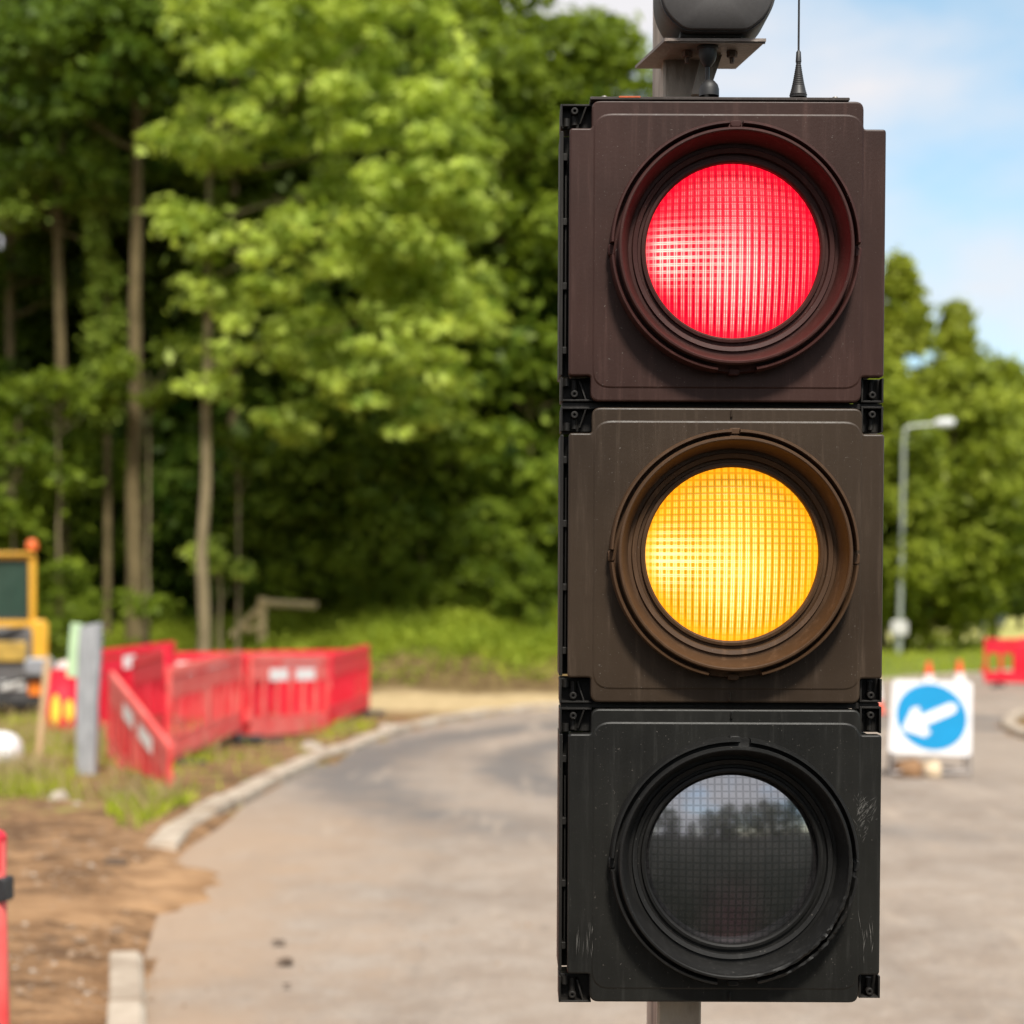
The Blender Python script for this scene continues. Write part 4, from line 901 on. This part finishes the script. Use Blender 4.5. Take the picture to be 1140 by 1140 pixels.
def make_tree(name, loc, height, rad, lf, bark, seed, clump_n=60, per=150, leaf=.17, crown0=.35, r0=.22, shape='round', trunk_top=None, clumps=None, cat='tree', label=None, group=None, cr=(.75, .75, .45), lean=(0, 0), limbs=18):
    rs = random.Random(seed); t = empty(name, loc); tag(t, label, cat, group)
    tt = Vector(trunk_top) if trunk_top else Vector((lean[0], lean[1], height * .9))
    tr = MB(); path = limb_path((0, 0, -.4), tt, rs, 8, .035)
    tr.tube(path, [r0 * (1.12 if i == 0 else 1) * (1 - .7 * i / 8) for i in range(9)], 12)
    cl = []
    if clumps is None:
        for k in range(clump_n):
            u = rs.random(); 
            if shape == 'round':
                z = crown0 + (1 - crown0) * u; prof = math.sin(math.pi * min(1, max(.08, (u * .85 + .12)))) ** .6
            elif shape == 'cone': z = crown0 + (1 - crown0) * u; prof = (1 - u) ** .75 + .07
            else: z = crown0 + (1 - crown0) * u; prof = 1 - .25 * u
            a = rs.uniform(0, 2 * math.pi); q_ = math.sqrt(rs.uniform(.12, 1.0)) * prof * rad * rs.uniform(.8, 1.12)
            zz = z * height; f_ = zz / height
            s = rs.uniform(.65, 1.35) * (.55 + .45 * prof)
            cl.append(((math.cos(a) * q_ + tt.x * f_, math.sin(a) * q_ + tt.y * f_, zz), (cr[0] * s, cr[1] * s, cr[2] * s), int(per * s)))
    else:
        cl = clumps
    step = max(1, len(cl) // limbs)
    for c, r_, n in cl[::step]:
        f_ = max(.18, min(.92, (c[2] - .6) / max(.1, tt.z))); i = f_ * 8; k = int(i); base = path[k].lerp(path[min(8, k + 1)], i - k)
        tr.tube(limb_path(base, c, rs, 4, .3), [r0 * .26, r0 * .2, r0 * .14, r0 * .09, r0 * .04], 6, cap=False)
    tr.build('trunk', bark, t)
    leaf_obj('crown', leaves(cl, leaf, seed, droop=.12), lf, t)
    return t
def at(px, d, z=None):
    x = (px - 570) / F * d; return Vector((x, d, terrain(x, d) if z is None else z))
# the bright sycamore: crown traced from its outline
BD = 36.0; bb0 = at(224, BD)
rs = random.Random(77); cl = []
blobs = [(400, 60, 120, 95, 34), (330, -40, 170, 60, 26), (440, 180, 100, 85, 28), (300, 120, 90, 80, 16), (470, 300, 70, 60, 16), (380, 260, 110, 60, 20), (430, 400, 85, 55, 18), (345, 385, 50, 45, 7), (225, 165, 55, 28, 5), (235, 262, 55, 26, 5), (200, 235, 30, 14, 2), (275, 320, 60, 40, 5), (330, 468, 32, 18, 3), (235, 400, 30, 35, 3), (470, 470, 32, 24, 3), (500, 130, 40, 60, 7), (285, 20, 90, 60, 10), (520, 335, 28, 40, 5), (505, 225, 36, 40, 5)]
for x, y, rx, ry, n in blobs:
    for k in range(int(n * 1.9 + 1)):
        a = rs.uniform(0, 2 * math.pi); q_ = math.sqrt(rs.random()); dd = rs.uniform(-2.4, 1.6) * min(1, rx / 80)
        p = W(x + math.cos(a) * q_ * rx, y + math.sin(a) * q_ * ry, BD + dd) - bb0; s = rs.uniform(.6, 1.25)
        cl.append((tuple(p), (.42 * s, .42 * s, .22 * s), int(46 * s)))
top = W(330, -30, BD) - bb0
make_tree('sycamore_tree', bb0, 14, 3.5, LF_BRIGHT, BARK2, 5, leaf=.145, r0=.14, limbs=9, trunk_top=(W(236, 130, BD) - bb0), clumps=cl, label='bright green leafy tree whose pale crown stands out in front of the dark wood')
# stems standing left of it
def stem(px, d, w_px, ptop, lab, lf, seed, crown0=.55, rad=2.6, height=16, n=55, per=120, leaf=.15, bark=BARK, grp='tall stems at the edge of the wood'):
    b_ = at(px, d); r0 = w_px / F * d / 2; tt = W(ptop, -120, d) - b_
    return make_tree('woodland_tree', b_, height, rad, lf, bark, seed, clump_n=n, per=per, leaf=leaf, crown0=crown0, r0=r0 * 1.05, trunk_top=(tt.x, 0, height * .97), label=lab, group=grp, cr=(.8, .8, .4))
stem(150, 40, 20, 150, 'thickest bare straight trunk, directly left of the bright tree', LF_SHADE, 31, .72, 2.6)
stem(70, 41, 15, 66, 'straight trunk behind the yellow digger cab and the ivy clad tree', LF_SHADE, 32, .62, 2.4)
stem(12, 44, 13, 10, 'dark trunk at the picture edge above the digger', LF_DARK, 33, .5, 2.6)
stem(105, 46, 5, 103, 'slim dark trunk between the two thicker bare trunks', LF_DARK, 34, .6, 2.2)
stem(255, 44, 13, 262, 'shaded trunk just right of the bright tree trunk', LF_DARK, 35, .4, 2.6)
0 and stem(185, 46, 8, 190, 'thin shaded trunk between the thickest trunk and the bright tree', LF_DARK, 36, .45, 2.4)
# ivy clad stem
b_ = at(118, 40.5); rs = random.Random(4); cl = []
for k in range(60):
    y = rs.uniform(50, 470); wd = 13 + 9 * (y > 200) ; p = W(116 + rs.uniform(-wd, wd) * .75 , y, 40.3) - b_; cl.append((tuple(p), (.24, .24, .42), 60))
for x, y, n, rx in ((60, 75, 6, 28), (95, 20, 9, 40), (160, 40, 8, 40), (15, 230, 4, 16), (35, 195, 4, 14), (60, 10, 6, 40)):
    for k in range(n): p = W(x + rs.uniform(-rx, rx), y + rs.uniform(-22, 22), 40.2 + rs.uniform(-.8, .8)) - b_; cl.append((tuple(p), (.42, .42, .22), 70))
make_tree('ivy_tree', b_, 14, 2, LF_IVY, BARK, 9, leaf=.09, r0=.10, trunk_top=(0, 0, 15.5), clumps=cl, label='narrow tree wrapped in hanging ivy between two bare trunks')
# dense dark wood behind: prototypes copied
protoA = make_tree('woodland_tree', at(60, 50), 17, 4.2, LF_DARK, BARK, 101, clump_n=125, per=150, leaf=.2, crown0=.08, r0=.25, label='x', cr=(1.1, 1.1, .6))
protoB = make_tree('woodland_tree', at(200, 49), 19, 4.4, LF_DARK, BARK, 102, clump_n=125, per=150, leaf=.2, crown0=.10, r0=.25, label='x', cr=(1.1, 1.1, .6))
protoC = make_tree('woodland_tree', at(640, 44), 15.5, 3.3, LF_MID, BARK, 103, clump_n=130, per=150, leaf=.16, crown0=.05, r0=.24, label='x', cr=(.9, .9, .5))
GW = 'dark trees filling the wood behind'
def place(proto, used, px, d, rz, sc, lab, grp=GW, x=None, sz=None):
    o = proto if not used else copy_tree(proto)
    o.location = at(px, d) if x is None else Vector((x, d, terrain(x, d) if d > 0 else 0)); o.rotation_euler = (0, 0, rz); o.scale = (sc, sc, sz or sc); o['label'] = lab; o['group'] = grp; return o
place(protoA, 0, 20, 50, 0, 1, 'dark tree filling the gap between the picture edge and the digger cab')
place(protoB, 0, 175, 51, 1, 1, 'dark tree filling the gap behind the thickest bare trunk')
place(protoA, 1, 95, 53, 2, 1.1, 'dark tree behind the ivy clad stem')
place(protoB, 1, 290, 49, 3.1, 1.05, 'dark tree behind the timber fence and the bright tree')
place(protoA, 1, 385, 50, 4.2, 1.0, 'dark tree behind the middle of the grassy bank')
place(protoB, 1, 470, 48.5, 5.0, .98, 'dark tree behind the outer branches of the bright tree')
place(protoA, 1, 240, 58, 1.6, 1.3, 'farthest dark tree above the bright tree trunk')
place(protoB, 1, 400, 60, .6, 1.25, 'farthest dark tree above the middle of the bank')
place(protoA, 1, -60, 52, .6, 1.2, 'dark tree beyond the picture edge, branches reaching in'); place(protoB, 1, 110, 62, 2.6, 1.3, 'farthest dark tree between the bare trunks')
GM = 'mid green trees behind the traffic light'
place(protoC, 0, 560, 44.5, 0, 1, 'mid green tree between the bright crown and the traffic light', GM)
place(protoC, 1, 660, 46, 1.3, 1.0, 'mid green tree just behind the upper part of the traffic light', GM)
place(protoC, 1, 610, 52, 2.3, 1.12, 'taller mid green tree behind, showing above its neighbours beside the signal', GM)
place(protoC, 1, 760, 52, 3.3, .86, 'mid green tree hidden mostly behind the traffic light', GM)
place(protoC, 1, 860, 55, 4.3, .74, 'smaller mid green tree hidden behind the traffic light', GM)
# bushes at the edge of the wood
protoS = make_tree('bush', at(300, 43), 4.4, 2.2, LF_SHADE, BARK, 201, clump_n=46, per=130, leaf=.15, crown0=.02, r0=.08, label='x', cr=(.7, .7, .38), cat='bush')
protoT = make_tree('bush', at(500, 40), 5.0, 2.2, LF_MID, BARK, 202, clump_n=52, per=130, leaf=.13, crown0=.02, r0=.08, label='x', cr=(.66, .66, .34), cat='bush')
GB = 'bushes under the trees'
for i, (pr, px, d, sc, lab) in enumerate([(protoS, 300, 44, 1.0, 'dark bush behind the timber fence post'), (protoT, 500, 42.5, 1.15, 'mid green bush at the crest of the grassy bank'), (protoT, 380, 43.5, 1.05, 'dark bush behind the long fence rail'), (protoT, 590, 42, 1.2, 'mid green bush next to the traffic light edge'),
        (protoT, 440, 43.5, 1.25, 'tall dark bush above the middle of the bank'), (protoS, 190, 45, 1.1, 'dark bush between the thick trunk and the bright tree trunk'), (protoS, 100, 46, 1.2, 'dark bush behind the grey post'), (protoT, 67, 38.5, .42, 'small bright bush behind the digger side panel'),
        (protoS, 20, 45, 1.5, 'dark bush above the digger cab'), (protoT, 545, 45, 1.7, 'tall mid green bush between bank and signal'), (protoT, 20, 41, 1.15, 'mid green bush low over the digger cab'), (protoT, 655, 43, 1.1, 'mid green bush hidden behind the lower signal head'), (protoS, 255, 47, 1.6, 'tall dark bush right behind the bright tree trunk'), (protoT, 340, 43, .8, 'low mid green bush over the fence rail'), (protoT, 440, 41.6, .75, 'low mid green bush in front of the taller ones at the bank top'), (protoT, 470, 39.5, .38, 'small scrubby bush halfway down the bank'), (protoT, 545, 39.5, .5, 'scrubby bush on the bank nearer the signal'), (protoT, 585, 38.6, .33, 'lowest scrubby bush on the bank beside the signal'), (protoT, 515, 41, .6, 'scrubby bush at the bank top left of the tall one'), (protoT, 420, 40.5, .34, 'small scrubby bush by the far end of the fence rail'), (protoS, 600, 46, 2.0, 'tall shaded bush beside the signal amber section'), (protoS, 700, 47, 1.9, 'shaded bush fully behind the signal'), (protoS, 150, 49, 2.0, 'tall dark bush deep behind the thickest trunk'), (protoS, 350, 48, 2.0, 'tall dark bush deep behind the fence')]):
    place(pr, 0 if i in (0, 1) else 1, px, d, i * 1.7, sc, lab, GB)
# small leafy branches crossing the stems
def spray(px, py, d, rx, n, lab, lf=LF_MID, seed=1):
    rs = random.Random(seed); b_ = at(px, d); cl = []
    for k in range(n): p = W(px + rs.uniform(-rx, rx), py + rs.uniform(-rx * .6, rx * .6), d + rs.uniform(-.5, .5)) - b_; cl.append((tuple(p), (.38, .38, .2), 70))
    p = W(px, py, d) - b_
    make_tree('sapling', b_, p.z, .4, lf, BARK2, seed, leaf=.11, r0=.05, trunk_top=(p.x, 0, p.z), clumps=cl, label=lab, cat='sapling', group='saplings between the trunks')
spray(165, 415, 39, 55, 11, 'tallest sapling, its leaves crossing the thickest trunk'); spray(65, 430, 39.5, 40, 8, 'sapling with leaves crossing the trunk behind the digger', seed=2)
spray(15, 500, 39, 40, 10, 'sapling at the picture edge above the digger roof', seed=3); spray(245, 625, 38, 26, 5, 'short sapling right of the bright tree trunk', LF_BRIGHT, 4)
spray(160, 665, 38, 22, 4, 'short sapling crossing the foot of the thickest trunk', seed=5); spray(265, 505, 38.5, 34, 6, 'sapling with leaves right of the bright tree trunk', LF_MID, 6)
# trees on the right
GR = 'trees behind the street lamp'
make_tree('conifer_tree', at(1001, 63), 13.6, 2.7, LF_YEL, BARK, 301, clump_n=230, per=110, leaf=.17, crown0=.05, r0=.25, shape='cone', label='pointed yellowish tree tallest beside the signal edge', cr=(.62, .62, .6), group=GR)
make_tree('conifer_tree', at(1064, 66), 12.6, 2.0, LF_YEL, BARK, 302, clump_n=170, per=110, leaf=.17, crown0=.1, r0=.25, shape='cone', label='second pointed tree, just right of the lamp head', cr=(.55, .55, .6), group=GR)
protoR = make_tree('broadleaf_tree', at(1060, 61), 10.5, 3.2, LF_YEL2, BARK, 303, clump_n=130, per=150, leaf=.2, crown0=.15, r0=.24, label='x', cr=(1.0, 1.0, .6), lean=(1.2, 0))
protoQ = make_tree('broadleaf_tree', at(1100, 64), 11.0, 3.4, LF_YEL2, BARK, 304, clump_n=130, per=150, leaf=.2, crown0=.30, r0=.22, label='x', cr=(1.0, 1.0, .6))
place(protoQ, 0, 1104, 66, 1.5, .95, 'rounded green tree overhanging the pale field', GR); place(protoQ, 1, 1156, 72, 2.6, .88, 'rounded green tree at the picture edge over the far barriers', GR)
for i, (px, d, sc, rz, lab) in enumerate([(1030, 62, .92, 0, 'rounded green tree directly behind the lamp column'), (985, 60, .86, 3.6, 'small rounded tree at the signal edge'), (930, 62, .98, 4.6, 'rounded green tree hidden behind the lower signal'), (1215, 74, .85, 5, 'rounded green tree beyond the picture edge')]):
    place(protoR, 0 if i == 0 else 1, px, d, rz, sc, lab, GR)
GF = 'distant trees beyond the pale field'
for i, (px, d, sc, rz, lab) in enumerate([(1135, 175, 1.25, 0, 'distant blue green tree at the far end of the field'), (1075, 185, 1.0, 2, 'distant tree behind the white direction sign'), (1180, 170, 1.4, 4, 'distant tree beyond the picture edge'), (1010, 180, 1.1, 3, 'distant tree behind the lamp column foot'), (1105, 170, 1.0, 1, 'distant tree between the sign and the field edge')]):
    o = place(protoA, 1, px, d, rz, sc * .8, lab, GF)
# the wood behind the camera, seen reflected in the unlit lens
GK = 'trees behind the photographer, mirrored in the dark lens'
for i, (x, y, sc) in enumerate([(-2, -34, .42), (4, -38, .62), (9, -33, .50), (-9, -46, .35), (15, -36, .6), (-15, -40, .55), (1.5, -44, .5), (21, -40, .7), (-22, -38, .8), (28, -38, .8)]):
    o = copy_tree(protoA if i % 2 else protoB); o.location = (x, y, 0); o.rotation_euler = (0, 0, i * 1.3); o.scale = (sc * 1.5, sc * 1.5, sc); o['group'] = GK
    o['label'] = 'dark tree of the wood mirrored in the unlit lens'

# ---------------------------------------------------------------- grass
rg = np.random.default_rng(12)
def blades(pts, h, wd, seed):
    rg = np.random.default_rng(seed); n = len(pts); p = np.array(pts)
    a = rg.uniform(0, 2 * math.pi, n); t = np.stack([np.cos(a), np.sin(a), np.zeros(n)], 1); hh = (h * rg.uniform(.4, 1.4, n))[:, None]; ww = (wd * rg.uniform(.6, 1.4, n))[:, None]
    b_ = rg.normal(size=(n, 3)) * .35; b_[:, 2] = 1; up = np.array([0, 0, 1.])
    q0 = p - t * ww; q1 = p + t * ww; q2 = p + t * ww * .6 + b_ * hh * .6; q3 = p + b_ * hh * .6 + up * hh * .35 + b_ * np.array([1, 1, 0]) * hh * .5
    return np.stack([q0, q1, q2, q3], 1).reshape(-1, 3)
M_GR = leaf_mat('grass_blades', (.14, .20, .012), (.50, .55, .05), .35, .6, 1.2)
M_GR2 = leaf_mat('bank_herbs', (.095, .15, .008), (.42, .49, .055), .42, .6, .5)
M_DRY = leaf_mat('dry_grass', (.30, .22, .10), (.52, .42, .22), .3, .7, 1.0)
def scatter(n, fn, seed):
    rs = random.Random(seed); out = []
    while len(out) < n:
        p = fn(rs)
        if p is None: continue
        out.append(p)
    return out
def verge(rs):
    py = rs.uniform(800, 935); px = rs.uniform(-160, 420); p = G(px, py)
    if p.x > left_x(p.y) - .3: return None
    k = .5 + .5 * wav(p.x * 1.6 + 3, p.y * 1.3); k2 = sstep(930, 895, py)
    if py > 905 and not (185 < px < 255 or 120 < px < 215): return None
    if rs.random() > (.03 + .97 * sstep(.45, .8, k)) * (1 if px < 235 else .45) * (.3 + .7 * k2): return None
    return (p.x, p.y, terrain(p.x, p.y) - .01)
tag(leaf_obj('grass', blades(scatter(14000, verge, 1), .11, .009, 3), M_GR, None), 'short rough grass along the barriers and kerb', kind='stuff')
tag(leaf_obj('dry_grass', blades(scatter(3500, verge, 2), .22, .006, 4), M_DRY, None), 'straw coloured stalks among the verge grass', kind='stuff')
def bankp(rs):
    y = rs.uniform(32, 45); x = rs.uniform(-11, 5.5); z = terrain(x, y)
    if z < (.60 if x < 0 else .42) + .2 * wav(x * 2, y) and rs.random() > .12: return None
    if z < .2: return None
    return (x, y, z - .02)
bp_ = scatter(2600, bankp, 5)
rs = random.Random(6)
cl = [((x, y, z + .12), (.28, .28, .20 + .2 * max(0, wav(x * 1.3, y))), 14) for x, y, z in bp_]
tag(leaf_obj('undergrowth', leaves(cl, .07, 8, up=.5), M_GR2, None), 'green herbs and nettles covering the bank', kind='stuff')
tag(leaf_obj('grass', blades([p for p in scatter(16000, bankp, 7)], .28, .012, 9), M_GR, None), 'longer grass on the bank below the wood', kind='stuff')
def rv(rs):
    y = rs.uniform(44, 80); x = rs.uniform(9, 30)
    if inpoly(x, y, ROADPOLY): return None
    return (x, y, terrain(x, y) - .02)
tag(leaf_obj('grass', blades(scatter(9000, rv, 11), .2, .02, 12), M_GR, None), 'grass verge under the street lamp', kind='stuff')
